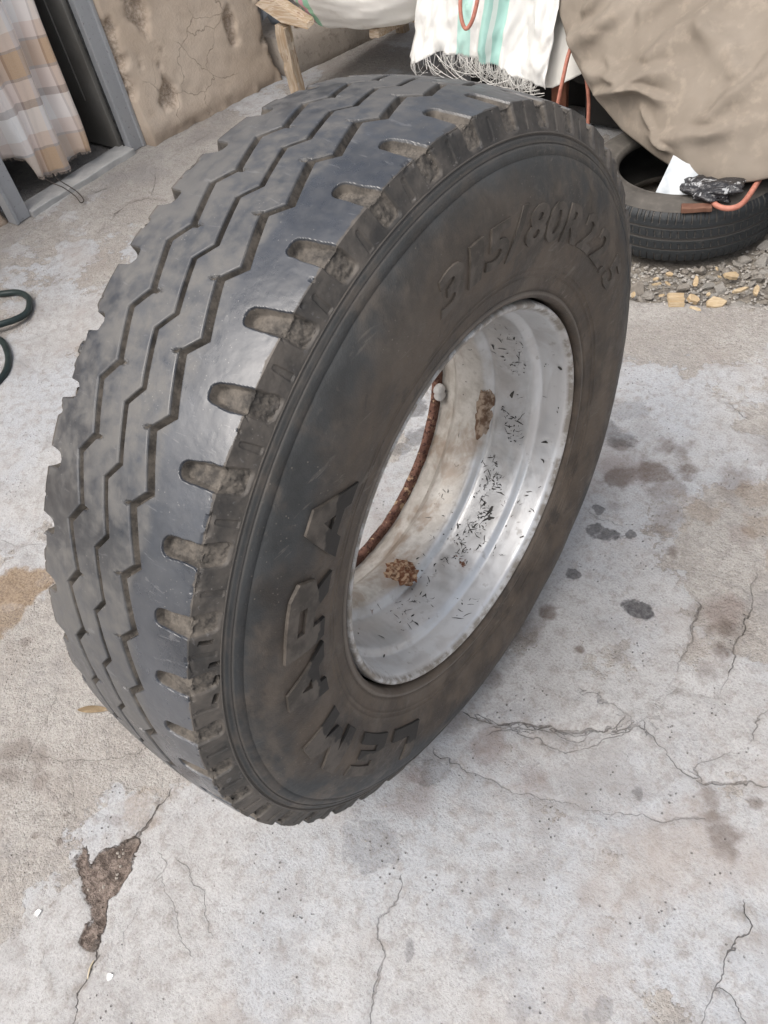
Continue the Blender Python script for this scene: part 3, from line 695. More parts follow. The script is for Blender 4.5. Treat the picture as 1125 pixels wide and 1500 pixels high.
# rusty mounting ring at the far end of the barrel
q = [(-.1065, .2672), (-.1075, .2560), (-.1100, .2525), (-.1150, .2515), (-.1200, .2530), (-.1215, .2600), (-.1210, .2700), (-.1150, .2695)]
A3, X3 = np.meshgrid(aR, np.array([a for a, b in q]), indexing='ij'); R3 = np.broadcast_to(np.array([b for a, b in q]), A3.shape)
pp = np.c_[X3.ravel(), (R3 * np.cos(A3)).ravel(), (R3 * np.sin(A3)).ravel()]
R3 = R3 + (.0016 * fbm(pp, 60, 3, 34)).reshape(R3.shape)
rust = NT('rust')
h1 = rust.noise(35, 5, .65); h2 = rust.noise(160, 4, .65)
cr_ = rust.mix(rust.ramp(h1, .35, .65), (.095, .046, .033), (.185, .096, .070))
cr_ = rust.mix(rust.ramp(h2, .50, .62), cr_, (.045, .02, .015))
cr_ = rust.mix(rust.math('MULTIPLY', rust.ramp(rust.noise(60, 4, .7), .58, .66), .8), cr_, (.42, .30, .19))
rust_m = rust.fin(cr_, .85, 0, .3, rust.bump(h2, .6, .002))
mk('rust_ring', np.stack([X3, R3 * np.cos(A3), WR + R3 * np.sin(A3)], -1).reshape(-1, 3), grid_faces(nar, len(q), closed_u=True, closed_v=True), rust_m, rim, True)
# pale rounded lug on the ring
lug_m = simple('lug_paint', (.36, .355, .34), (.50, .49, .475), 30, .5)
bm = bmesh.new(); bmesh.ops.create_uvsphere(bm, u_segments=24, v_segments=14, radius=1)
LV = np.array([v.co[:] for v in bm.verts]); bm.verts.index_update(); LF = [[v.index for v in f.verts] for f in bm.faces]; bm.free()
LV = np.sign(LV) * np.abs(LV) ** .8
la = math.radians(-17)
lc = np.array([-.102, .2535 * math.cos(la), WR + .2535 * math.sin(la)])
LV = LV * np.array([.010, .012, .017]) * (1 - .25 * np.exp(-((LV[:, 2]) / .18) ** 2))[:, None] + lc
mk('clamp_lug', LV, LF, lug_m, rim, True)
# paint scuffs and chipped flakes: small dark slivers stuck to the barrel
SV, SF = [], []
r2 = random.Random(11)
def sliver(x, a, L, wd, rot):
    nseg = r2.choice((2, 3, 3)); pts = []
    cx, ca_ = x, a; rt_ = rot
    for i in range(nseg + 1):
        pts.append((cx, ca_, wd * (.35 if i in (0, nseg) else 1) * r2.uniform(.6, 1.3)))
        rt_ += r2.uniform(-.6, .6)
        cx += math.cos(rt_) * L / nseg; ca_ += math.sin(rt_) * L / nseg / .26
    o = len(SV)
    for cx, ca_, ww in pts:
        for sg in (-1, 1):
            xx = min(max(cx + sg * ww * abs(math.sin(rt_)), -.09), .126); aa = ca_ + sg * ww * abs(math.cos(rt_)) / .26
            rr = rim_r(xx) - .0006
            SV.append((xx, rr * math.cos(aa), WR + rr * math.sin(aa)))
    for i in range(nseg): SF.append((o + 2 * i, o + 2 * i + 1, o + 2 * i + 3, o + 2 * i + 2))
for i in range(950):
    a = math.radians(r2.gauss(-45, 36)); band = r2.random()
    if band < .84: x = r2.gauss(.044, .016)
    elif band < .93: x = r2.uniform(.088, .12)
    else: x = r2.uniform(-.045, .0)
    clump = float(vnoise(np.array([[x * 40, a * 9, 3.3]]), 5)[0])
    if clump < .02: continue
    sliver(x, a, r2.choice((.003, .004, .006, .009, .014)) * r2.uniform(.7, 1.2), r2.uniform(.0004, .0014), r2.choice((0, PI / 2, PI / 2, .5)) + r2.uniform(-.5, .5))
for x, ad, L, wd, rt_ in ((.098, -100, .020, .0009, .3), (.112, -97, .016, .0008, 1.2), (.104, -92, .012, .0008, .2), (.043, -8, .016, .0028, 1.2), (.05, -62, .03, .004, 1.3), (.053, -58, .022, .0045, 1.6), (.100, -24, .012, .002, .8), (.106, -30, .010, .0015, .2), (.121, -60, .008, .003, .2), (.122, 8, .008, .004, 1.5)):
    sliver(x, math.radians(ad), L, wd, rt_)
scuff = mk('paint_scuffs', SV, SF, simple('scuff_dark', (.018, .017, .016), (.05, .045, .04), 60, .7), rim, False)
scuff['kind'] = 'stuff'
# brown scabs of old rubber and rust stuck to the far shoulder of the barrel
SB = []
for ad, x, L, W in ((-18, -.004, .034, .010), (-13, .002, .026, .009), (-21, .004, .022, .008)):
    aa = math.radians(ad)
    bm = bmesh.new(); bmesh.ops.create_icosphere(bm, subdivisions=3, radius=1)
    Vs = np.array([v.co[:] for v in bm.verts]); bm.verts.index_update(); Fs = [[v.index for v in f.verts] for f in bm.faces]; bm.free()
    Vs = Vs * (1 + .6 * fbm(Vs, 1.8, 3, int(abs(ad)) + 3))[:, None]
    xx = x + Vs[:, 0] * W; al = aa + Vs[:, 1] * L / .25
    rr = np.array([rim_r(q_) for q_ in xx]) - .0012 + Vs[:, 2] * .0016
    SB.append((np.c_[xx, rr * np.cos(al), WR + rr * np.sin(al)], Fs))
V, F = merge(SB)
sb = NT('brown_scab'); s1_ = sb.noise(90, 4); s2_ = sb.noise(300, 3)
mk('rust_scab', V, F, sb.fin(sb.mix(sb.ramp(s1_, .4, .6), (.12, .075, .05), (.30, .235, .18)), .9, 0, .2, sb.bump(s2_, .6, .002)), rim, False)
# clump of rust flakes lying in the rim
def crumple(c, rx, ry, rz, n, seed, amp=.5, res=3):
    bm = bmesh.new(); bmesh.ops.create_icosphere(bm, subdivisions=res, radius=1)
    V = np.array([v.co[:] for v in bm.verts]); bm.verts.index_update(); F = [[v.index for v in f.verts] for f in bm.faces]; bm.free()
    V = V * (1 + amp * fbm(V, n, 3, seed))[:, None] * np.array([rx, ry, rz]) + np.array(c)
    return V, F
fa = math.radians(-97.5)
fc = np.array([-.012, .243 * math.cos(fa), WR + .2395 * math.sin(fa) + .006])
parts = [crumple(fc + np.array([r2.uniform(-.016, .016), r2.uniform(-.016, .016), r2.uniform(-.003, .004)]), r2.uniform(.009, .019), r2.uniform(.008, .016), r2.uniform(.003, .007), 2.2, 100 + i, .8, 2) for i in range(12)]
V, F = merge(parts)
fl_m = NT('flaky_rust'); a_ = fl_m.noise(120, 4); b_ = fl_m.noise(420, 3)
fl = fl_m.fin(fl_m.mix(fl_m.ramp(a_, .4, .6), (.13, .055, .03), (.36, .255, .17)), .9, 0, .2, fl_m.bump(b_, .8, .002))
tag(mk('rust_flakes', V, F, fl, None, False, loc=tuple(fc - np.array([0, 0, .008]))), 'crumbled clump of brown rust flakes lying in the bottom of the silver rim', 'rust flakes')
# ------------------------------------------------------------------ house: mud-plastered wall with a doorway
house = tag(empty('house', (-2.46, 1.3, 0)), 'tan mud plastered house wall with crumbling patches and a steel framed doorway', 'house')
HB = (-2.46, 1.3, 0)
def hpart(name, V, F, m, smooth=True, **k):
    return mk(name, np.asarray(V) - np.array(HB), F, m, house, smooth, **k)
pl = NT('mud_plaster')
er = pl.attr('er')
a1 = pl.noise(3.2, 5, .6); a2 = pl.noise(16, 5, .6); a3 = pl.noise(90, 4, .65); a4 = pl.noise(380, 2)
c = pl.mix(pl.ramp(a1, .35, .65), (.53, .43, .335), (.61, .515, .42))
c = pl.mix(pl.math('MULTIPLY', pl.ramp(a2, .5, .7), .5), c, (.47, .385, .31))
c = pl.mix(pl.math('MULTIPLY', pl.ramp(pl.noise(6, 5, .7), .56, .7), .6), c, (.52, .445, .37))
c = pl.mix(pl.math('MULTIPLY', pl.ramp(er, .15, .6), .75), c, pl.mix(pl.ramp(a3, .4, .62), (.33, .26, .20), (.58, .49, .40)))
c = pl.mix(pl.math('MULTIPLY', pl.ramp(pl.attr('low'), .10, .0), .5), c, (.22, .165, .125))
crk = pl.voro(6.5, vec=pl.mix(.10, pl.pos, pl.noise(8, 4, color=True)), feature='DISTANCE_TO_EDGE')
ck = pl.math('MULTIPLY', pl.ramp(crk, .009, .002), pl.ramp(pl.noise(2.7, 3), .50, .60))
c = pl.mix(pl.math('MULTIPLY', ck, .5), c, (.12, .085, .06))
c = pl.mix(pl.math('MULTIPLY', pl.ramp(a4, .35, .75), .18), c, (.48, .40, .32))
plaster = pl.fin(c, .92, 0, .25, pl.bump(pl.math('SUBTRACT', pl.math('ADD', a3, pl.math('MULTIPLY', a4, .3)), ck), .55, .004))
def front_x(y): return -2.42 + .156 * (y - 1.32)
WALL_H = 2.0
EROS = [([(1.515, .60), (1.530, .50), (1.538, .43), (1.556, .36), (1.546, .28), (1.546, .20), (1.560, .13)], .048), ([(1.412, .47), (1.398, .40), (1.392, .30), (1.396, .19)], .024),
        ([(1.940, .42), (1.928, .33), (1.914, .23)], .022), ([(1.600, .22), (1.610, .15)], .016)]
def wall_slab(y0, y1, seed, corner=False):
    n_y = int((y1 - y0) / .011) + 1; zs = np.concatenate([np.arange(-.06, .75, .011), np.arange(.78, WALL_H, .08), [WALL_H]])
    ys = np.linspace(y0, y1, n_y)
    Yg, Zg = np.meshgrid(ys, zs, indexing='ij'); yy = Yg.ravel(); zz = Zg.ravel()
    p = np.c_[yy, zz, np.full(len(yy), seed)]
    e = np.zeros(len(yy))
    for path, rad_e in EROS:
        d = 1 - seg_dist(yy, zz, path) / rad_e + .95 * fbm(p, 13, 4, 8)
        e = np.maximum(e, np.clip(d, 0, 1))
    if corner: e = np.maximum(e, np.clip(1 - (y1 - yy) / (.02 + .035 * sstep(.03, .2, zz)) + .5 * fbm(p, 16, 3, 4), 0, 1) * sstep(.02, .1, zz))
    if not corner: e = np.maximum(e, np.clip(.9 + .8 * fbm(p, 9, 3, 4) - 4.5 * zz, 0, 1))
    x = front_x(yy) - .05 * zz + .006 * fbm(p, 3, 4, seed) + .0018 * fbm(p, 22, 3, seed + 1)
    low = zz - .012 * fbm(p, 14, 3, 6)
    x = x - .010 * sstep(.05, -.01, low) * (.5 + fbm(p, 18, 3, 7)) + .006 * sstep(.12, .02, zz)
    x = x - sstep(.05, .6, e) * (.016 + .014 * fbm(p, 34, 3, 9)) - (.018 * sstep(.5, 1, e) if corner else 0)
    bk = np.full(len(yy), -2.80)
    V = np.concatenate([np.c_[x, yy, zz], np.c_[bk, yy, zz]]); N = len(yy)
    nz_ = len(zs)
    F = [tuple(f) for f in grid_faces(n_y, nz_)]
    F2 = []
    for j in range(nz_ - 1):
        F2.append((j, j + 1, N + j + 1, N + j))
        k = (n_y - 1) * nz_ + j; F2.append((k, N + k, N + k + 1, k + 1))
    for i in range(n_y - 1):
        k = i * nz_ + nz_ - 1; F2.append((k, k + nz_, N + k + nz_, N + k))
    return hpart('wall', V, F + F2, plaster, True, attrs=dict(er=np.r_[e, e * 0], low=np.r_[zz, zz]))
wall_slab(1.392, 2.10, 3, True)
wall_slab(-3.5, .700, 9, False)
V, F = box_mesh((-2.80, .702, 1.85), (-2.47, 1.390, WALL_H)); hpart('lintel', V, F, plaster, False)
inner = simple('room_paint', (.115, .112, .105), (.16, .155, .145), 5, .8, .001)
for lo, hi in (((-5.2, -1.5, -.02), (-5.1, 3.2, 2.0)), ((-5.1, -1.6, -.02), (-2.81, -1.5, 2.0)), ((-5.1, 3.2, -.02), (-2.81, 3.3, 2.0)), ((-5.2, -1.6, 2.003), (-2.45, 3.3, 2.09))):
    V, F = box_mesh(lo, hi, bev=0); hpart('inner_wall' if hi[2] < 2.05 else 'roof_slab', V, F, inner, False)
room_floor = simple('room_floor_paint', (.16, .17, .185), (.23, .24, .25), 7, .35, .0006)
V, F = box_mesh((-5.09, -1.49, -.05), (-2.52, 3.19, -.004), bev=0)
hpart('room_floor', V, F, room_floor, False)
steel = NT('grey_frame_paint'); s1 = steel.noise(8, 5); s2 = steel.noise(90, 4, .7)
c = steel.mix(s1, (.30, .315, .335), (.40, .41, .425))
c = steel.mix(steel.math('MULTIPLY', steel.ramp(s2, .60, .70), .7), c, (.14, .125, .115))
frame_m = steel.fin(c, .5, .15, .5, steel.bump(s2, .15, .001))
def jamb(y0, y1, dirn):
    """folded steel jamb: face, rebate step and inner flange"""
    a, b = (y0, y1) if dirn > 0 else (y1, y0)
    prof = [(-2.512, a - .004 * dirn), (-2.470, a - .004 * dirn), (-2.462, a), (-2.462, b - .016 * dirn), (-2.454, b - .012 * dirn), (-2.454, b), (-2.512, b)]
    zs = [0, .3, .6, 1.0, 1.84]; V = []; 
    for z_ in zs:
        for x_, y_ in prof: V.append((x_ - .02 * z_ * 0, y_, z_))
    F = grid_faces(len(zs), len(prof), closed_v=True).tolist()
    F += [list(range(len(prof)))[::-1], list(range((len(zs) - 1) * len(prof), len(zs) * len(prof)))]
    return np.array(V), F
fr_o = hpart('door_frame', *box_mesh((-2.512, .702, 1.80), (-2.462, 1.388, 1.848)), frame_m, False)
for nm, (V, F) in (('jamb', jamb(1.318, 1.388, 1)), ('jamb', jamb(.772, .702, 1)[0:2] if False else jamb(.702, .772, -1))):
    mk(nm, V - np.array(HB), F, frame_m, fr_o, False)
sill_m = simple('cement_sill', (.36, .36, .355), (.47, .465, .45), 12, .8, .003)
V, F = box_mesh((-2.545, .774, -.03), (-2.440, 1.316, .022), jitter=.0020, sub=24, seed=5, bev=.004)
mk('threshold', V - np.array(HB), F, sill_m, fr_o, False)
leaf_m = simple('door_leaf_paint', (.145, .138, .125), (.20, .195, .182), 4, .55, .0008)
V, F = box_mesh((-3.22, 1.296, .012), (-2.514, 1.330, 1.80), bev=.003)
door = hpart('door_leaf', V, F, leaf_m, False)
for lo, hi in (((-3.14, 1.291, .20), (-2.62, 1.2965, .86)), ((-3.14, 1.291, 1.0), (-2.62, 1.2965, 1.70))):
    V, F = box_mesh(lo, hi, bev=.002); mk('door_panel', V - np.array(HB), F, leaf_m, door, False)
# black weather strip peeling along the jamb
V, F = tube_mesh([(-2.500, 1.311, z_) + () for z_ in (.02, .2, .33, .45, .6, .9)], [.004, .006, .0035, .006, .004, .004], 6)
hpart('weather_strip', V, F, simple('black_strip', (.012, .012, .012), (.04, .04, .04), 60, .6), True)

# curtain in the doorway
cu = NT('plaid_cloth')
u_, v_ = cu.attr('cu'), cu.attr('cv')
def bands(sock, period, off, items, base):
    """colour stripes: items (start, end, colour) in 0..1 of the period"""
    ph = cu.math('FRACT', cu.math('DIVIDE', cu.math('ADD', sock, off), period))
    n = cu.t.nodes.new('ShaderNodeValToRGB'); n.color_ramp.interpolation = 'CONSTANT'
    e = n.color_ramp.elements; e[0].position = 0; e[0].color = (*base, 1); e[1].position = items[0][0]; e[1].color = (*items[0][1], 1)
    for p, c_ in items[1:]:
        k = e.new(p); k.color = (*c_, 1)
    cu.t.links.new(ph, n.inputs[0]); return n.outputs[0]
W_, CR_, TN, BR, GY = (.84, .83, .82), (.72, .62, .57), (.50, .34, .21), (.23, .12, .075), (.34, .30, .29)
hb_ = bands(v_, .34, .02, [(.04, CR_), (.24, GY), (.27, TN), (.52, GY), (.55, CR_), (.70, W_), (.96, GY)], GY)
vb_ = bands(u_, .30, .035, [(.04, TN), (.25, BR), (.28, CR_), (.50, W_), (.80, CR_), (.96, GY)], GY)
c = cu.mix(.42, hb_, vb_)
c = cu.mix(cu.math('MULTIPLY', cu.ramp(cu.noise(5, 5, .6), .5, .7), .25), c, (.45, .40, .36))
weave = cu.noise(900, 2)
c = cu.mix(cu.math('MULTIPLY', cu.ramp(weave, .3, .7), .2), c, (.85, .83, .8))
cloth_plaid = cu.fin(c, .95, 0, .1, cu.bump(weave, .25, .0006), **{'Sheen Weight': .2})
nu, nv = 170, 90
uu = np.linspace(0, 1, nu); vv = np.linspace(0, 1, nv)
U, Vv = np.meshgrid(uu, vv, indexing='ij')
yb = np.interp(U, [0, .12, .30, .50, .56, .62, 1], [1.155, 1.10, 1.00, .915, .893, .87, .60])
hem = np.interp(U, [0, .10, .16, .28, .44, .54, .575, .62, .75, 1], [.075, .082, .060, .058, .064, .082, .155, .165, .178, .20]) + .0012 * np.sin(U * 60)
topz = 1.82
ztop = hem + (topz - hem) * Vv
lean_ = np.interp(ztop, [0, .6, 1.9], [0, .035, .10]) * (1 - U)
yv = yb + lean_ + .006 * np.sin(ztop * 9 + U * 12)
fold = (.026 + .014 * np.sin(U * 7 + 1)) * np.sin(U * 2 * PI * 3.6 + 1.1 * np.sin(U * 5) + .7 * np.sin(ztop * 3 + 3 * U)) + .008 * np.sin(U * 2 * PI * 8.3 + 1.3 + 1.5 * ztop) + .010 * fbm(np.c_[U.ravel() * 6, Vv.ravel() * 6], 1, 3, 5).reshape(U.shape)
fold -= .06 * sstep(.54, .62, U) * (1 - .35 * Vv)
xv = -2.535 + fold * (1 - .2 * Vv)
arc = np.concatenate([[0], np.cumsum(np.hypot(np.diff(xv[:, 5]), np.diff(yv[:, 5])))])
V = np.stack([xv, yv, ztop], -1).reshape(-1, 3)
curt = mk('curtain', V, grid_faces(nu, nv), cloth_plaid, None, True, attrs=dict(cu=np.repeat(arc * 1.15, nv), cv=ztop.ravel()), loc=(-2.53, .93, .06))
md = curt.modifiers.new('thick', 'SOLIDIFY'); md.thickness = .0018
tag(curt, 'plaid cream, white and tan cloth curtain hanging in the open doorway', 'curtain')
fp = []
for k in range(150):
    i = int(k / 150 * (nu - 1)); p = V[i * nv]
    L = .006 + .006 * rnd.random()
    fp.append(tube_mesh([p + [0, 0, .002], p + [rnd.uniform(-.002, .002), rnd.uniform(-.003, .003), -L]], .0007, 4, sub=1))
fv, ff = merge(fp)
fo = mk('hem_fringe', fv - np.array((-2.53, .93, .06)), ff, cloth_plaid, curt, True); fo['kind'] = 'stuff'
wire_m = simple('dark_wire', (.04, .034, .03), (.09, .07, .055), 60, .5)
V, F = tube_mesh([(-2.480, .905, .085), (-2.460, .920, .060), (-2.425, .935, .040), (-2.360, .930, .022), (-2.312, .915, .012), (-2.318, .935, .012), (-2.375, .955, .022), (-2.43, .960, .034), (-2.47, .950, .06), (-2.482, .945, .085)], .0022, 6)
tag(mk('bent_wire', V, F, wire_m, None, True, loc=(-2.38, .95, .01)), 'thin dark bent wire hooked from the curtain hem down over the door sill', 'wire')

# ------------------------------------------------------------------ beyond the house corner
gp = NT('grey_render'); k1 = gp.noise(5, 5); k2 = gp.noise(40, 5, .65); k3 = gp.noise(240, 3)
c = gp.mix(k1, (.35, .305, .26), (.41, .37, .325)); c = gp.mix(gp.math('MULTIPLY', gp.ramp(k2, .5, .7), .6), c, (.205, .175, .15))
render_m = gp.fin(c, .9, 0, .25, gp.bump(gp.math('ADD', k2, gp.math('MULTIPLY', k3, .4)), .6, .005))
def plinth_mesh():
    ys = np.linspace(2.135, 4.6, 150); prof = [(0, -.03), (.004, .03), (-.004, .08), (-.012, .115), (-.035, .145), (-.09, .158), (-.25, .160), (-.48, .162), (-.48, -.03)]
    V = []
    for y in ys:
        x0 = -2.262 + .235 * (y - 2.135)
        for dx, z_ in prof: V.append((x0 + dx, y, z_))
    V = np.array(V); p = V * 1.0
    V[:, 0] += .010 * fbm(p, 9, 4, 3); V[:, 2] += np.where(V[:, 2] > .06, .008 * fbm(p, 11, 4, 8), 0)
    F = grid_faces(len(ys), len(prof), closed_v=True).tolist()
    F += [list(range(len(prof))), list(range((len(ys) - 1) * len(prof), len(ys) * len(prof)))[::-1]]
    return V, F
V, F = plinth_mesh()
tag(mk('low_plinth', V, F, render_m, None, True, loc=(-2.2, 2.6, 0)), 'low rough grey brown plinth running on from the corner of the house wall', 'plinth')
V, F = box_mesh((-2.95, 2.112, -.03), (-2.78, 5.5, 2.2), jitter=.01, sub=20, seed=2)
tag(mk('rear_wall', V, F, simple('dark_cement', (.14, .135, .13), (.19, .185, .18), 6, .9, .004), None, True, loc=(-2.86, 3.8, 0)), 'dark grey cement wall set back above the low plinth', 'wall')
n = 26
U, Vv = np.meshgrid(np.linspace(0, 1, n), np.linspace(0, 1, n), indexing='ij')
V = np.stack([-2.40 + .02 * np.sin(U * 9) + .03 * fbm(np.c_[U.ravel(), Vv.ravel()], 3, 3, 4).reshape(U.shape), 2.16 + .16 * U, .215 + .03 * np.sin(U * 7) - .04 * U + .4 * Vv], -1).reshape(-1, 3)
o = mk('blue_cloth', V, grid_faces(n, n), simple('pale_blue_cloth', (.36, .43, .53), (.44, .50, .58), 20, .8), None, True, loc=(-2.40, 2.24, .19))
o.modifiers.new('thick', 'SOLIDIFY').thickness = .003
tag(o, 'pale blue cloth hanging behind the crumbling corner of the tan wall', 'cloth')

# wooden rack with a full sack on it
wd = NT('weathered_wood')
gr = wd.noise(7, 5, .6, vec=wd.scale((14, 14, 1.2)), dist=.6); gb = wd.noise(20, 4)
c = wd.mix(wd.ramp(gr, .36, .64), (.36, .265, .175), (.52, .44, .35)); c = wd.mix(wd.math('MULTIPLY', wd.ramp(gr, .58, .66), .75), c, (.15, .07, .035))
c = wd.mix(wd.math('MULTIPLY', wd.ramp(gb, .58, .68), .7), c, (.62, .55, .46))
wood_v = wd.fin(c, .8, 0, .3, wd.bump(gr, .4, .002))
wh = NT('beam_wood')
gr = wh.noise(7, 5, .6, vec=wh.scale((1.6, 14, 14)), dist=.6); gb = wh.noise(20, 4)
c = wh.mix(wh.ramp(gr, .36, .64), (.36, .265, .175), (.52, .44, .35)); c = wh.mix(wh.math('MULTIPLY', wh.ramp(gr, .58, .66), .7), c, (.20, .10, .05))
wood_h = wh.fin(c, .8, 0, .3, wh.bump(gr, .4, .002))
RB = (-1.78, 2.08, 0)
rack = tag(empty('wooden_rack', RB), 'rough split timber rack standing by the house corner and carrying a white sack', 'rack')
for px, py in ((-2.054, 1.945), (-1.50, 2.72), (-2.06, 2.72)):
    V, F = box_mesh((px - .028, py - .022, -.004), (px + .024, py + .022, .300), jitter=.007, sub=8, seed=int(abs(px * 100)), bev=.004)
    mk('post', V - np.array(RB), F, wood_v, rack, False)
for xa, xb_ in ((-2.06, -2.06), (-1.66, -1.50)):
    V, F = box_mesh((-.022, 2.03, .255), (.022, 2.76, .292), jitter=.008, sub=10, seed=int(-xa * 10), bev=.005)
    V[:, 0] += xa + (xb_ - xa) * (V[:, 1] - 2.03) / .73; mk('beam', V - np.array(RB), F, wood_h, rack, False)
for k in range(4):
    V, F = box_mesh((-2.12, 2.12 + .15 * k, .288), (-1.50, 2.24 + .15 * k, .304), jitter=.004, sub=6, seed=40 + k, bev=.003)
    mk('plank', V - np.array(RB), F, wood_h, rack, False)
# split end of a board jutting out below the sack
V = np.array([(-2.17, 1.93, .372), (-2.04, 1.925, .318), (-1.90, 1.925, .304), (-1.905, 1.93, .322), (-2.02, 1.94, .362), (-2.12, 1.95, .405)]); V2 = V + np.array([.01, .035, .012])
F = [(0, 1, 2, 3, 4, 5), (11, 10, 9, 8, 7, 6)] + [(i, (i + 1) % 6, (i + 1) % 6 + 6, i + 6) for i in range(6)]
mk('split_board', np.r_[V, V2] - np.array(RB), F, wood_h, rack, False)

def weave_mat(name, base, stripe=None):
    n = NT(name)
    w1 = n.noise(6, 4); f = n.noise(500, 2)
    wv = n.t.nodes.new('ShaderNodeTexWave'); wv.inputs['Scale'].default_value = 110; n.put(wv.inputs['Vector'], n.pos)
    wz = n.t.nodes.new('ShaderNodeTexWave'); wz.inputs['Scale'].default_value = 110; wz.bands_direction = 'Z'; n.put(wz.inputs['Vector'], n.pos)
    c = n.mix(n.ramp(w1, .35, .65), base, tuple(min(1, b * 1.06) for b in base))
    if stripe:
        for a, b, col_, mode in stripe:
            m = n.math('MULTIPLY', n.math('GREATER_THAN', n.attr('su'), a), n.math('LESS_THAN', n.attr('su'), b))
            c = n.mix(n.math('MULTIPLY', m, mode), c, col_)
    c = n.mix(n.math('MULTIPLY', n.ramp(n.noise(11, 5, .7), .56, .72), .35), c, (.50, .46, .40))
    h = n.math('ADD', n.math('MULTIPLY', wv.outputs['Fac'], .5), n.math('MULTIPLY', wz.outputs['Fac'], .5))
    return n.fin(c, .55, 0, .4, n.bump(h, .3, .001))
# the sack: plump, slumped, wrinkled
bm = bmesh.new(); bmesh.ops.create_uvsphere(bm, u_segments=90, v_segments=60, radius=1)
V = np.array([v.co[:] for v in bm.verts]); bm.verts.index_update(); F = [[v.index for v in f.verts] for f in bm.faces]; bm.free()
V = np.sign(V) * np.abs(V) ** np.array([.62, .7, .75])
su = V[:, 0].copy()
V = V * np.array([.34, .30, .20])
pw = np.c_[V[:, 0] * 1.0, V[:, 1] * .8, V[:, 2] * 2.2]
V = V * (1 + .05 * fbm(pw, 5, 3, 6))[:, None] + .012 * np.abs(fbm(pw, 12, 3, 16))[:, None] * np.array([0, -1, .3])
V[:, 2] = np.maximum(V[:, 2], -.172 + .012 * fbm(V, 7, 2, 3))
V += np.array([-1.775, 2.240, .452])
m_ = weave_mat('white_sack', (.68, .66, .62), [(-.66, -.57, (.25, .58, .38), .85), (-.57, -.43, (.70, .33, .42), .8), (-.43, -.33, (.25, .58, .38), .85)])
o = mk('sack', V, F, m_, None, True, attrs=dict(su=su), loc=(-1.775, 2.245, .30))
tag(o, 'plump white woven sack with pink and green stripes lying on the timber rack', 'sack')

# ------------------------------------------------------------------ black shade boxes, sheets and canvas
vb = NT('shade_black'); k1 = vb.noise(6, 4); shade_m = vb.fin(vb.mix(k1, (.008, .008, .008), (.016, .015, .014)), .7, 0, .3)  # near-black colour carries the deep shade behind the covers
VB = (0.1, 2.6, 0)
shade_root = tag(empty('shade_boxes', VB), 'black boxes added to stand in for the deep shade beneath the sheets and the canvas', 'shade stand-in')
for lo, hi, bv in (((-.84, 2.06, .16), (1.3, 3.6, .72), .05), ((-1.40, 2.20, .13), (-.84, 3.6, .72), .04)):  # added boxes fill the dark gap; the covered bulk itself is unknown
    V, F = box_mesh(lo, hi, bev=bv); mk('body', V - np.array(VB), F, shade_m, shade_root, False)
V, F = box_mesh((-.78, 2.10, .02), (1.25, 2.16, .165), bev=.01); mk('shade_skirt', V - np.array(VB), F, shade_m, shade_root, False)
V, F = box_mesh((-1.36, 2.24, .006), (-.80, 2.30, .135), bev=.01); mk('shade_skirt', V - np.array(VB), F, shade_m, shade_root, False)
V, F = box_mesh((-.905, 2.085, -.004), (-.845, 2.11, .26), jitter=.004, sub=4, bev=.004)
tag(mk('rusty_board', V, F, simple('rusty_brown', (.13, .045, .028), (.20, .08, .045), 20, .8), None, False, loc=(-.875, 2.1, 0)), 'rust brown board standing under the right hem of the white sheet', 'board')

def cloth_strip(name, hemline, rise, mat, nu=140, nv=60, seed=1, amp=.02, back=.38, su=True, skew=0.0):
    H = np.array(hemline, float)
    s = np.concatenate([[0], np.cumsum(np.linalg.norm(np.diff(H, axis=0), axis=1))]); s /= s[-1]
    uu = np.linspace(0, 1, nu); vv = np.linspace(0, 1, nv) ** 1.2
    hx, hy, hz = [np.interp(uu, s, H[:, k]) for k in range(3)]
    U, Vv = np.meshgrid(uu, vv, indexing='ij')
    x = hx[:, None] + skew * Vv; zz = hz[:, None] + (rise - hz[:, None]) * Vv
    p = np.c_[x.ravel() * 1.0, zz.ravel() * .45, np.full(x.size, seed)]
    f = (amp * fbm(p, 6, 4, seed) + amp * .35 * fbm(np.c_[x.ravel(), zz.ravel() * .5], 26, 3, seed + 3)).reshape(x.shape)
    y = hy[:, None] + back * (zz - .1) + f
    V = np.stack([x, y, zz], -1).reshape(-1, 3)
    return V, grid_faces(nu, nv), x.ravel(), nu, nv
TEAL = (.16, .52, .44)
m_ = weave_mat('white_sheet', (.64, .64, .62), [(-1.232, -1.178, TEAL, .55), (-1.130, -1.060, TEAL, .62), (-1.100, -1.090, (.8, .8, .77), .6)])
hemline = [(-1.505, 1.93, .225), (-1.490, 1.92, .206), (-1.45, 1.91, .206), (-1.40, 1.92, .222), (-1.31, 1.92, .260), (-1.22, 1.92, .256), (-1.105, 1.92, .244), (-.995, 1.92, .214), (-.90, 1.92, .198), (-.855, 1.92, .190)]
V, F, xs, nu, nv = cloth_strip('sheet', hemline, .85, m_, seed=3, amp=.040)
edge_in = np.exp(-((xs + 1.505) / .05) ** 2)
V[:, 1] += .05 * edge_in
o = mk('woven_sheet', V, F, m_, None, True, attrs=dict(su=xs), loc=(-1.20, 1.92, .22))
o.modifiers.new('thick', 'SOLIDIFY').thickness = .0016
tag(o, 'white woven plastic sheet with two teal stripes and a frayed hem', 'sheet')
th = []
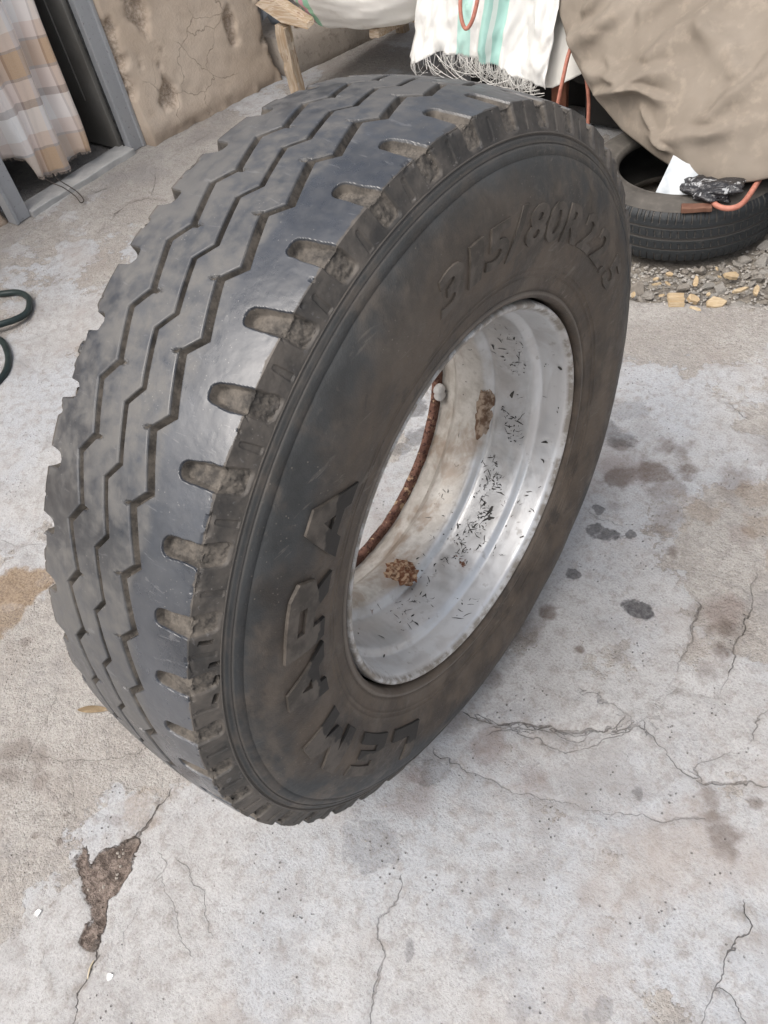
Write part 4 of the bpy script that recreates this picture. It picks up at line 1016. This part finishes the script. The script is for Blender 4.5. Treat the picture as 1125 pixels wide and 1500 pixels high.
for k in range(190):
    x0 = rnd.triangular(-1.42, -.89, -1.0); i = int(np.clip((x0 + 1.505) / .65 * (nu - 1), 0, nu - 1)); p = V[i * nv]
    L = rnd.uniform(.02, .07); dx = rnd.uniform(-.02, .05)
    a = [p + [0, -.003, .008], p + [dx * .3, -.012, -L * .45], p + [dx * .8, -.010, -L * .9], p + [dx * 1.5, -.004, -L + rnd.uniform(0, .03)]]
    th.append(tube_mesh(a, rnd.uniform(.0005, .0011), 4, sub=3))
for k in range(9):                                   # long loose strands drooping along the hem
    x0 = rnd.uniform(-1.40, -1.15); x1 = x0 + rnd.uniform(.18, .40); s_ = rnd.uniform(.03, .07)
    g0 = V[int(np.clip((x0 + 1.505) / .65, 0, 1) * (nu - 1)) * nv]; g1 = V[int(np.clip((x1 + 1.505) / .65, 0, 1) * (nu - 1)) * nv]
    th.append(tube_mesh([g0, g0 * .7 + g1 * .3 + [0, -.02, -s_ * .8], g0 * .35 + g1 * .65 + [0, -.02, -s_], g1 + [0, -.005, -.01]], .0013, 4, sub=5))
tv, tf = merge(th)
fr = mk('frayed_threads', tv - np.array((-1.20, 1.92, .22)), tf, simple('thread_white', (.56, .55, .52), (.68, .67, .64), 30, .6), o, True); fr['kind'] = 'stuff'
m2_ = weave_mat('white_cloth', (.66, .65, .61))
V, F, xs, nu, nv = cloth_strip('cloth', [(-.905, 1.975, .172), (-.853, 1.97, .176), (-.78, 1.97, .212), (-.713, 1.97, .248), (-.62, 1.98, .28)], .85, m2_, 60, 50, seed=14, amp=.012)
o = mk('white_cloth', V, F, m2_, None, True, attrs=dict(su=xs), loc=(-.80, 1.97, .18))
o.modifiers.new('thick', 'SOLIDIFY').thickness = .0016
tag(o, 'plain white cloth with a straight hem hanging between the frayed sheet and the brown canvas', 'cloth')

# brown canvas
HEM = [(-.985, 2.12, .64), (-.937, 2.10, .531), (-.883, 2.06, .429), (-.83, 2.03, .361), (-.766, 1.98, .301), (-.626, 1.86, .237), (-.465, 1.73, .209), (-.307, 1.63, .197), (-.177, 1.57, .188), (-.073, 1.55, .197), (-.002, 1.55, .215), (.037, 1.56, .229), (.145, 1.60, .261), (.32, 1.66, .29), (.7, 1.7, .30), (1.2, 1.72, .30)]
H = np.array(HEM); s = np.concatenate([[0], np.cumsum(np.linalg.norm(np.diff(H, axis=0), axis=1))]); s /= s[-1]
nu, nv = 330, 150
uu = np.linspace(0, 1, nu); vv = np.linspace(0, 1, nv)
hx, hy, hz = [np.interp(uu, s, H[:, k]) for k in range(3)]
for _ in range(6):
    for a_ in (hx, hy, hz): a_[1:-1] = .25 * a_[:-2] + .5 * a_[1:-1] + .25 * a_[2:]
U, Vv = np.meshgrid(uu, vv, indexing='ij')
zz = hz[:, None] + (.98 - hz[:, None]) * Vv
x = hx[:, None] + .10 * Vv * (1 - U)
depth_back = (2.34 - hy)[:, None]
y = hy[:, None] + depth_back * (Vv ** 1.25) * .95 - .05 * np.sin(PI * np.clip(Vv * 2.2, 0, 1)) * sstep(.10, .3, U)
px_ = x.ravel(); pz_ = zz.ravel()
wr = .026 * fbm(np.c_[px_, pz_ * .8], 2.2, 2, 21) - .016 * np.abs(fbm(np.c_[px_ * .45 + pz_ * .5, pz_ * 1.1 - px_ * .9], 4.2, 2, 22)) + .0022 * fbm(np.c_[px_, pz_], 16, 3, 23)
def crease(x0, z0, x1, z1, wdt, amp):
    dx, dz = x1 - x0, z1 - z0; t = np.clip(((px_ - x0) * dx + (pz_ - z0) * dz) / (dx * dx + dz * dz), -.1, 1.1)
    d = ((px_ - x0) * dz - (pz_ - z0) * dx) / math.hypot(dx, dz) + .01 * fbm(np.c_[px_, pz_], 12, 2, 5)
    al = np.hypot(px_ - x0 - t * dx, pz_ - z0 - t * dz)
    return amp * np.where(d > 0, np.exp(-(d / wdt) ** 2), np.exp(-(d / (wdt * .18)) ** 2)) * np.exp(-(al / (wdt * 1.6)) ** 2) * sstep(-.1, .15, t) * sstep(1.1, .8, t)
for a_ in ((-.80, .34, -.55, .50, .05, -.035), (-.70, .29, -.30, .42, .05, -.030), (-.62, .26, -.42, .38, .035, -.028), (-.45, .40, -.22, .60, .05, -.035), (-.35, .25, -.05, .36, .04, -.018), (-.30, .52, -.10, .44, .05, -.03), (-.20, .33, .02, .55, .04, -.025), (-.58, .36, -.30, .34, .03, -.022), (-.10, .60, .05, .40, .04, -.028), (-.75, .42, -.62, .56, .03, -.022), (-.40, .30, -.25, .24, .02, -.016), (-.52, .47, -.36, .58, .035, -.03)):
    wr = wr + 1.4 * crease(*a_)
hemfall = sstep(0, .06, Vv)
y = y + wr.reshape(y.shape) * (.35 + .65 * hemfall)
ct = NT('canvas'); k1 = ct.noise(3.5, 5, .6); k2 = ct.noise(24, 4, .6); k3 = ct.noise(700, 2)
c = ct.mix(ct.ramp(k1, .35, .65), (.222, .190, .155), (.272, .236, .196)); c = ct.mix(ct.math('MULTIPLY', ct.ramp(k2, .5, .72), .4), c, (.37, .315, .255))
c = ct.mix(ct.math('MULTIPLY', ct.ramp(ct.noise(8, 5, .65), .56, .72), .3), c, (.235, .195, .155))
canvas = ct.fin(c, .85, 0, .25, ct.bump(ct.math('ADD', k3, k2), .22, .0012))
o = mk('canvas_cover', np.stack([x, y, zz], -1).reshape(-1, 3), grid_faces(nu, nv), canvas, None, True, loc=(-.1, 1.7, .19))
o.modifiers.new('thick', 'SOLIDIFY').thickness = .003
tag(o, 'wrinkled brown canvas cover hanging down over the hidden bulk and the car tyre', 'tarpaulin')

# reddish elastic cords
cord_m = simple('red_rubber', (.36, .135, .095), (.47, .20, .145), 60, .6)
for pts, lab in (([(-1.16, 2.00, .66), (-1.15, 1.93, .54), (-1.132, 1.875, .445), (-1.106, 1.86, .395), (-1.080, 1.875, .43), (-1.076, 1.93, .53), (-1.07, 2.00, .66)], 'reddish rubber cord looped over the teal stripe of the white sheet'),
                 ([(-.785, 2.04, .345), (-.780, 1.975, .305), (-.782, 1.94, .235), (-.790, 1.925, .165), (-.80, 1.92, .08), (-.80, 1.92, .006)], 'reddish rubber cord hanging straight beside the rusty board'),
                 ([(-.745, 1.99, .30), (-.722, 1.99, .235), (-.706, 1.985, .160), (-.702, 1.98, .08), (-.70, 1.975, .006)], 'reddish rubber cord hanging from the left edge of the brown canvas'),
                 ([(-.098, 1.66, .215), (-.090, 1.57, .190), (-.082, 1.50, .187), (-.062, 1.463, .188), (-.025, 1.452, .188), (.005, 1.470, .195), (.010, 1.54, .205), (.005, 1.66, .225)], 'reddish rubber cord dangling in a loop over the car tyre')):
    V, F = tube_mesh(pts, .0068 if 'car' not in lab else .0075, 10)
    tag(mk('rubber_cord', V, F, cord_m, None, True, loc=tuple(np.array(pts[-1 if pts[-1][2] < .1 else 3]))), lab, 'cord', 'reddish rubber cords tied to the covers')

# ------------------------------------------------------------------ car tyre lying flat
TC = np.array([-.235, 1.679, 0]); TR = .290; THt = .185
ct_ = tag(empty('car_tyre', tuple(TC)), 'worn black car tyre lying flat on the rubble under the canvas', 'tyre')
naT = 900
aT = np.radians(np.arange(naT) * 360 / naT)
zc, rc_, dc = [], [], []
def tc(z_, r, d=0): zc.append(z_); rc_.append(r); dc.append(d)
for k in range(9): tc(.022 + .003 * k, .283 + .0055 * math.sin(k / 8 * PI / 2))
gro = [(.060, .0075), (.092, .0085), (.124, .0075)]
z_ = .047
while z_ < .146:
    d = 0
    for gz, gw in gro:
        if abs(z_ - gz) < gw / 2: d = .006
    tc(z_, .2885 + .0015 * (1 - ((z_ - .092) / .05) ** 2), d); z_ += .0012
for k in range(14): tc(.146 + .0016 * k, .2885 - .012 * (k / 13) ** 2)
A, Z = np.meshgrid(aT, np.array(zc), indexing='ij'); Rr_ = np.broadcast_to(np.array(rc_), A.shape); Dp = np.broadcast_to(np.array(dc), A.shape)
ph = np.mod(np.degrees(A) / (360 / 84), 1.0); ph2 = np.mod(np.degrees(A) / (360 / 84) + .35 + 6 * (Z - .09), 1.0)
sipe_top = (np.abs(ph - .5) < .09) & (Z > .138); sipe_top2 = (np.abs(ph - .0) < .045) & (Z > .150)
sipe_mid = (np.abs(ph2 - .5) < .09) & (((Z > .064) & (Z < .086)) | ((Z > .098) & (Z < .118))) & (np.mod(Z * 1000, 40) > 6)
sipe_low = (np.abs(ph - .3) < .08) & (Z < .044)
Dp = np.maximum(Dp, np.where(sipe_top | sipe_top2 | sipe_low, .0035, np.where(sipe_mid, .003, 0)))
Rf = Rr_ - Dp
V = np.stack([Rf * np.cos(A), Rf * np.sin(A), Z], -1).reshape(-1, 3)
k_ = NT('car_tyre_rubber'); k1 = k_.noise(9, 5, .6); k2 = k_.noise(90, 4)
c = k_.mix(k1, (.016, .019, .022), (.030, .034, .037)); c = k_.mix(k_.ramp(k_.attr('dep'), .001, .003, 0, .75), c, (.095, .088, .080))
c = k_.mix(k_.math('MULTIPLY', k_.ramp(k2, .55, .72), .35), c, (.11, .10, .09))
ct_tread = k_.fin(c, .6, 0, .4, k_.bump(k2, .25, .001))
mk('tread', V, grid_faces(naT, len(zc), closed_u=True), ct_tread, ct_, False, attrs=dict(dep=Dp.ravel()))
k_ = NT('car_sidewall_rubber'); k1 = k_.noise(7, 5, .6); k2 = k_.noise(60, 4)
c = k_.mix(k_.ramp(k1, .35, .65), (.060, .055, .049), (.105, .096, .085)); c = k_.mix(k_.math('MULTIPLY', k_.ramp(k2, .5, .7), .4), c, (.15, .135, .118))
ct_side = k_.fin(c, .75, 0, .35, k_.bump(k2, .25, .001))
sp_ = [(.2765, .1672), (.272, .1715), (.2700, .1722), (.262, .1775), (.250, .1825), (.238, .1845), (.226, .184), (.214, .181), (.204, .1765), (.200, .1768), (.197, .1768), (.1945, .1735), (.1915, .171), (.188, .165), (.187, .158), (.1895, .152)]
inn = [(.205, .150), (.235, .150), (.262, .140), (.275, .115), (.276, .075), (.262, .045), (.235, .036), (.205, .036)]
bot = [(.1895, .034), (.187, .028), (.188, .021), (.197, .010), (.214, .005), (.238, .002), (.262, .007), (.283, .022)]
for nm, pr, m_ in (('sidewall', sp_, ct_side), ('inner_liner', [sp_[-1]] + inn + [bot[0]], simple('liner', (.018, .018, .017), (.035, .034, .032), 9, .6)), ('sidewall', bot, ct_side)):
    A, Rg = np.meshgrid(np.radians(np.arange(120) * 3), np.array([a for a, b in pr]), indexing='ij'); Zg = np.broadcast_to(np.array([b for a, b in pr]), A.shape)
    mk(nm, np.stack([Rg * np.cos(A), Rg * np.sin(A), Zg], -1).reshape(-1, 3), grid_faces(120, len(pr), closed_u=True), m_, ct_, True)

# things lying on the car tyre
nn = 16
U, Vv = np.meshgrid(np.linspace(0, 1, nn), np.linspace(0, 1, nn), indexing='ij')
V = np.stack([-.238 + .09 * U + .012 * Vv * U, 1.462 + .012 * U + .115 * Vv + .010 * np.sin(U * 5 + Vv * 2), .150 + .085 * Vv + .012 * np.sin(U * 6 + 1) * (1 - Vv) - .02 * U * Vv], -1).reshape(-1, 3)
F = grid_faces(nn, nn)
tag(mk('plastic_sheet', V, F, simple('white_plastic', (.40, .44, .47), (.52, .55, .57), 25, .35), None, True, loc=(-.185, 1.457, .15)), 'white plastic sheet leaning inside the car tyre below the canvas hem', 'plastic sheet')
V, F = crumple((-.095, 1.515, .200), .072, .045, .022, 1.5, 31, .55, 4)
pb = NT('black_plastic'); k1 = pb.noise(30, 4, .6, dist=1.5)
bagm = pb.fin(pb.mix(pb.ramp(pb.noise(16, 3, .6, dist=3.0), .56, .66), pb.mix(k1, (.010, .010, .012), (.05, .05, .055)), (.42, .43, .44)), pb.ramp(k1, .3, .7, .06, .25), 0, .6, pb.bump(k1, .9, .01))
tag(mk('plastic_bag', V, F, bagm, None, True, loc=(-.098, 1.5, .18)), 'crumpled glossy black plastic bag resting on the car tyre', 'bag')
V, F = box_mesh((-.140, 1.425, .172), (-.062, 1.452, .190), jitter=.003, sub=3, bev=.004); V = rot_z(V, .42, (-.1, 1.44))
tag(mk('wood_block', V, F, simple('red_wood', (.13, .06, .04), (.20, .105, .07), 25, .7), None, False, loc=(-.1, 1.44, .172)), 'short red brown wooden block lying on the car tyre sidewall', 'block')

# ------------------------------------------------------------------ rubble strip
def stone_mesh(seed, flat=.7, res=2, facets=13):
    rr = random.Random(seed)
    bm = bmesh.new(); bmesh.ops.create_icosphere(bm, subdivisions=res, radius=1)
    pl_ = [(Vector((rr.gauss(0, 1), rr.gauss(0, 1), rr.gauss(0, 1))).normalized(), rr.uniform(.42, .80)) for _ in range(facets)]
    for v in bm.verts:
        for n_, d in pl_:
            q = v.co.dot(n_)
            if q > d: v.co -= n_ * (q - d)
        v.co *= 1 + .10 * float(vnoise(np.array([v.co[:]]) * 3.1, seed)[0])
        v.co.z *= flat
    bm.verts.index_update()
    V = np.array([v.co[:] for v in bm.verts]); F = [[v.index for v in f.verts] for f in bm.faces]; bm.free()
    V[:, 2] -= V[:, 2].min() * .75
    return V, F
ms = NT('mortar_lump'); k1 = ms.noise(30, 5, .65); k2 = ms.noise(160, 4, .65)
oi = ms.t.nodes.new('ShaderNodeObjectInfo').outputs['Random']
c = ms.mix(ms.ramp(k1, .35, .65), (.34, .325, .30), (.47, .45, .42)); c = ms.mix(ms.math('MULTIPLY', oi, .5), c, (.30, .245, .185))
c = ms.mix(ms.math('MULTIPLY', ms.ramp(k2, .5, .7), .5), c, (.14, .125, .11))
mortar = ms.fin(c, .92, 0, .2, ms.bump(ms.math('ADD', k1, k2), .8, .004))
protos = []
for k in range(8):
    V, F = stone_mesh(200 + k, .62 + .05 * (k % 4))
    me = bpy.data.meshes.new('stone'); me.from_pydata([tuple(v) for v in V], [], F); me.materials.append(mortar); protos.append(me)
def edge_y(x): return 1.235 + .32 * (x + .177)
placed = []
def free(x, y, r):
    if math.hypot(x - TC[0], y - TC[1]) < .272 + r * .3: return False
    return all(math.hypot(x - a, y - b) > (r + q) * .72 for a, b, q in placed)
def put_stone(x, y, r, me=None, name='stone', zo=-.018):
    o = bpy.data.objects.new(name, me or rnd.choice(protos)); col.objects.link(o)
    o.location = (x, y, zo); o.rotation_euler = (rnd.uniform(-.35, .35), rnd.uniform(-.35, .35), rnd.uniform(0, 6.28))
    o.scale = (r * rnd.uniform(.9, 1.35), r * rnd.uniform(.75, 1.0), r * rnd.uniform(.8, 1.1))
    placed.append((x, y, r)); return o
for x, y, r, lab in ((.094, 1.329, .027, 'largest grey mortar lump at the rubble front, right of the broad flat yellow chip'), (.138, 1.312, .021, 'pale grey mortar lump at the front of the rubble near the right edge'), (-.072, 1.345, .025, 'big crumbly grey lump touching the front of the car tyre')):
    tag(put_stone(x, y, r), lab, 'stone', 'grey mortar lumps in the rubble strip')
# wood chips
chip_m = NT('pale_wood'); k1 = chip_m.noise(9, 4, .6, vec=chip_m.scale((4, 40, 40))); k2 = chip_m.t.nodes.new('ShaderNodeObjectInfo').outputs['Random']
c = chip_m.mix(chip_m.ramp(k1, .35, .65), (.40, .31, .19), (.54, .45, .32)); c = chip_m.mix(chip_m.math('MULTIPLY', k2, .35), c, (.40, .26, .13))
chipm = chip_m.fin(c, .75, 0, .3, chip_m.bump(k1, .5, .002))
def chip_mesh(L, W, T, seed, ridged=False):
    rr = random.Random(seed)
    n = 7; out = [(L * math.cos(a) * rr.uniform(.75, 1.05), W * math.sin(a) * rr.uniform(.7, 1.1)) for a in [2 * PI * k / n for k in range(n)]]
    V = [(x, y, 0) for x, y in out] + [(x * .93, y * .9, T * rr.uniform(.7, 1.3)) for x, y in out]
    F = [list(range(n))[::-1], list(range(n, 2 * n))] + [[k, (k + 1) % n, n + (k + 1) % n, n + k] for k in range(n)]
    if ridged:
        V, F = [], []
        m = 9
        for i in range(m):
            t_ = i / (m - 1) * 2 - 1
            for sx in (-1, 1):
                V += [(sx * L * rr.uniform(.9, 1.0), t_ * W, 0), (sx * L * rr.uniform(.88, .98), t_ * W, T * (1.0 + .55 * math.cos(t_ * 9)))]
        for i in range(m - 1):
            a = 4 * i; b = a + 4
            F += [(a + 1, b + 1, b + 3, a + 3), (a, a + 2, b + 2, b), (a, b, b + 1, a + 1), (a + 2, a + 3, b + 3, b + 2)]
        F += [(0, 1, 3, 2), (4 * m - 4, 4 * m - 2, 4 * m - 1, 4 * m - 3)]
    me = bpy.data.meshes.new('wood_chip'); me.from_pydata(V, [], F); me.materials.append(chipm); return me
def put_chip(x, y, L, W, T, rz, seed, lab, ridged=False, tilt=(0, 0), z_=-.004):
    o = bpy.data.objects.new('wood_chip', chip_mesh(L * .85, W * .85, T, seed, ridged)); col.objects.link(o)
    o.location = (x, y, z_); o.rotation_euler = (tilt[0], tilt[1], rz); placed.append((x, y, max(L, W)))
    tag(o, lab, 'wood chip', 'pale wood chips in the rubble'); return o
put_chip(-.060, 1.268, .026, .028, .010, .55, 1, 'ridged yellow wood chip at the front left corner of the rubble', True, (.25, .1), .0)
put_chip(.039, 1.300, .034, .024, .008, .6, 2, 'flat broad yellow wood chip at the front edge of the rubble', False, (.45, 0), .002)
put_chip(-.022, 1.292, .026, .018, .012, .2, 3, 'dull tan rounded wood chip between the ridged chip and the flat broad chip', False, (.3, .3), .0)
put_chip(.002, 1.258, .024, .009, .006, -.1, 4, 'small thin pale sliver of wood lying on the concrete edge below the other chips')
put_chip(-.045, 1.365, .010, .022, .006, .35, 5, 'small upright yellow wood chip just in front of the car tyre', False, (.9, 0), .006)
put_chip(.075, 1.372, .032, .008, .006, .9, 6, 'long narrow wood splinter lying among the lumps on the right', False, (.2, 0), .008)
put_chip(.112, 1.392, .012, .024, .007, .3, 7, 'bent orange wood chip at the right of the rubble, behind the splinter', False, (.5, .2), .006)
put_chip(.03, 1.43, .030, .018, .009, .7, 8, 'tan wood flake lying close against the right front of the car tyre', False, (.3, .2), .006)
put_chip(-.125, 1.372, .014, .010, .006, .4, 9, 'tiny yellow chip pressed against the tyre on the left of the rubble', False, (.4, .2), .004)
put_chip(.165, 1.385, .013, .010, .006, .4, 10, 'small bright wood chip at the right edge of the picture', False, (.4, .2), .004)
for k in range(16):
    x = rnd.uniform(-.18, .2); y = edge_y(x) + rnd.uniform(-.005, .16)
    if not free(x, y, .012): continue
    put_chip(x, y, rnd.uniform(.008, .02), rnd.uniform(.004, .008), .004, rnd.uniform(0, 6.28), 30 + k, 'small wood splinter scattered among the mortar lumps of the rubble strip', False, (rnd.uniform(-.5, .5), .2), .006)['group'] = 'small wood splinters in the rubble'
cnt = 0
for _ in range(6000):
    r = rnd.choice((.030, .025, .020, .016, .012, .010, .009)) * rnd.uniform(.85, 1.15)
    x = rnd.uniform(-.42, .34); y = edge_y(x) + rnd.uniform(.004, .36)
    if not free(x, y, r): continue
    tag(put_stone(x, y, r), 'grey broken mortar lump, one of the many small ones packed in the rubble strip', 'stone', 'small mortar lumps packed in the rubble strip'); cnt += 1
    if cnt > 210: break
gp_ = []
for _ in range(1500):
    x = rnd.uniform(-.46, .40); y = edge_y(x) + rnd.triangular(-.035, .5, .08)
    r = rnd.uniform(.0022, .006)
    if math.hypot(x - TC[0], y - TC[1]) < .26: continue
    V, F = stone_mesh(rnd.randrange(20), .7, 1, 4); a = rnd.uniform(0, 6.28)
    V = rot_z(V * r * np.array([rnd.uniform(.8, 1.6), 1, 1]), a) + np.array([x, y, -.016 if y > edge_y(x) + .01 else -.001])
    gp_.append((V, F))
V, F = merge(gp_)
gv = mk('gravel', V, F, mortar, None, False); gv['kind'] = 'stuff'; gv['label'] = 'fine grey grit between the mortar lumps and spilling on to the concrete'
V, F = crumple((-.205, 1.47, .158), .05, .03, .012, 3, 8, .5, 3)

# ------------------------------------------------------------------ small things on the concrete
hose_m = simple('green_hose', (.012, .022, .023), (.022, .036, .036), 20, .4)
V, F = tube_mesh([(-2.40, .12, .011), (-2.28, .235, .011), (-2.18, .31, .011), (-2.077, .364, .011), (-2.015, .400, .011), (-1.940, .390, .011), (-1.880, .340, .013), (-1.868, .286, .022), (-1.895, .22, .030), (-1.96, .12, .030), (-2.04, .08, .020), (-2.07, .13, .011), (-2.00, .20, .011), (-1.925, .195, .011), (-1.83, .197, .011), (-1.760, .172, .011), (-1.705, .138, .011), (-1.670, .100, .011), (-1.652, .055, .011), (-1.64, -.03, .011), (-1.69, -.16, .011), (-1.85, -.28, .011), (-2.1, -.36, .011)], .0108, 12, sub=8)
tag(mk('garden_hose', V, F, hose_m, None, True, loc=(-1.9, .1, 0)), 'dark green rubber hose lying in loops on the concrete', 'hose')
pap = simple('white_flake', (.80, .80, .79), (.86, .86, .85), 60, .7)
for (x, y), sz, sd, lab in (((-.292, -.798), .0085, 3, 'larger white scrap of paper on the bare concrete left of the broken hole'), ((-.105, -.787), .0070, 8, 'smaller white scrap of paper below the broken hole in the concrete')):
    rr = random.Random(sd); n = 7
    out = [(x + sz * math.cos(k * 2 * PI / n) * rr.uniform(.5, 1.2), y + sz * math.sin(k * 2 * PI / n) * rr.uniform(.5, 1.2)) for k in range(n)]
    V = [(a, b, .001 + rr.uniform(0, .003)) for a, b in out] + [(a, b, .003 + rr.uniform(0, .003)) for a, b in out]
    F = [list(range(n))[::-1], list(range(n, 2 * n))] + [[k, (k + 1) % n, n + (k + 1) % n, n + k] for k in range(n)]
    tag(mk('paper_scrap', V, F, pap, None, False, loc=(x, y, 0)), lab, 'paper scrap', 'white paper scraps on the concrete')
lf = simple('dry_leaf', (.20, .145, .085), (.29, .22, .135), 60, .8)
L_ = np.array([.052, .012]); n = 15; V = []
ax_ = np.array([.83, .55]); nx_ = np.array([-.55, .83])
for i in range(n):
    t_ = i / (n - 1); wd_ = .0075 * math.sin(PI * t_ ** .8) + .0004
    for j in (-1, 0, 1):
        p = np.array([-.513, -.486]) + ax_ * (t_ - .5) * .075 + nx_ * j * wd_
        V.append((p[0], p[1], .0030 + (.0035 if j else .0) + .002 * math.sin(t_ * 4)))
F = grid_faces(n, 3)
o = mk('dry_leaf', np.array(V), F, lf, None, True, loc=(-.513, -.486, 0)); o.modifiers.new('thick', 'SOLIDIFY').thickness = .0008
tag(o, 'small curled dry brown leaf on the concrete left of the truck wheel', 'leaf')
V, F = tube_mesh([(-.148, -.788, .002), (-.142, -.800, .005), (-.134, -.812, .003)], [.0012, .0016, .0008], 6)
tag(mk('straw_piece', V, F, simple('straw', (.50, .42, .28), (.60, .52, .38), 60, .6), None, True, loc=(-.141, -.8, 0)), 'short pale piece of straw in the crack below the broken hole', 'straw')
cr_ = []
for i in range(420):                                     # grit gathered in the broken hole and scattered over the yard
    if i < 110:
        x, y = rnd.uniform(-.32, -.15), rnd.uniform(-.79, -.6)
        if poly_sd(np.array([x]), np.array([y]), PIT)[0] > .006: continue
        r = rnd.uniform(.0012, .0042); zz_ = -.0075
    else:
        x, y = rnd.uniform(-1.2, .8), rnd.uniform(-.9, 1.1); r = rnd.uniform(.0007, .0022); zz_ = -.001
    V, F = stone_mesh(rnd.randrange(20), .7, 1, 4)
    cr_.append((rot_z(V * r, rnd.uniform(0, 6.28)) + np.array([x, y, zz_]), F))
V, F = merge(cr_)
gv = mk('grit', V, F, mortar, None, False); gv['kind'] = 'stuff'; gv['label'] = 'loose grit in the broken hole and scattered over the concrete'
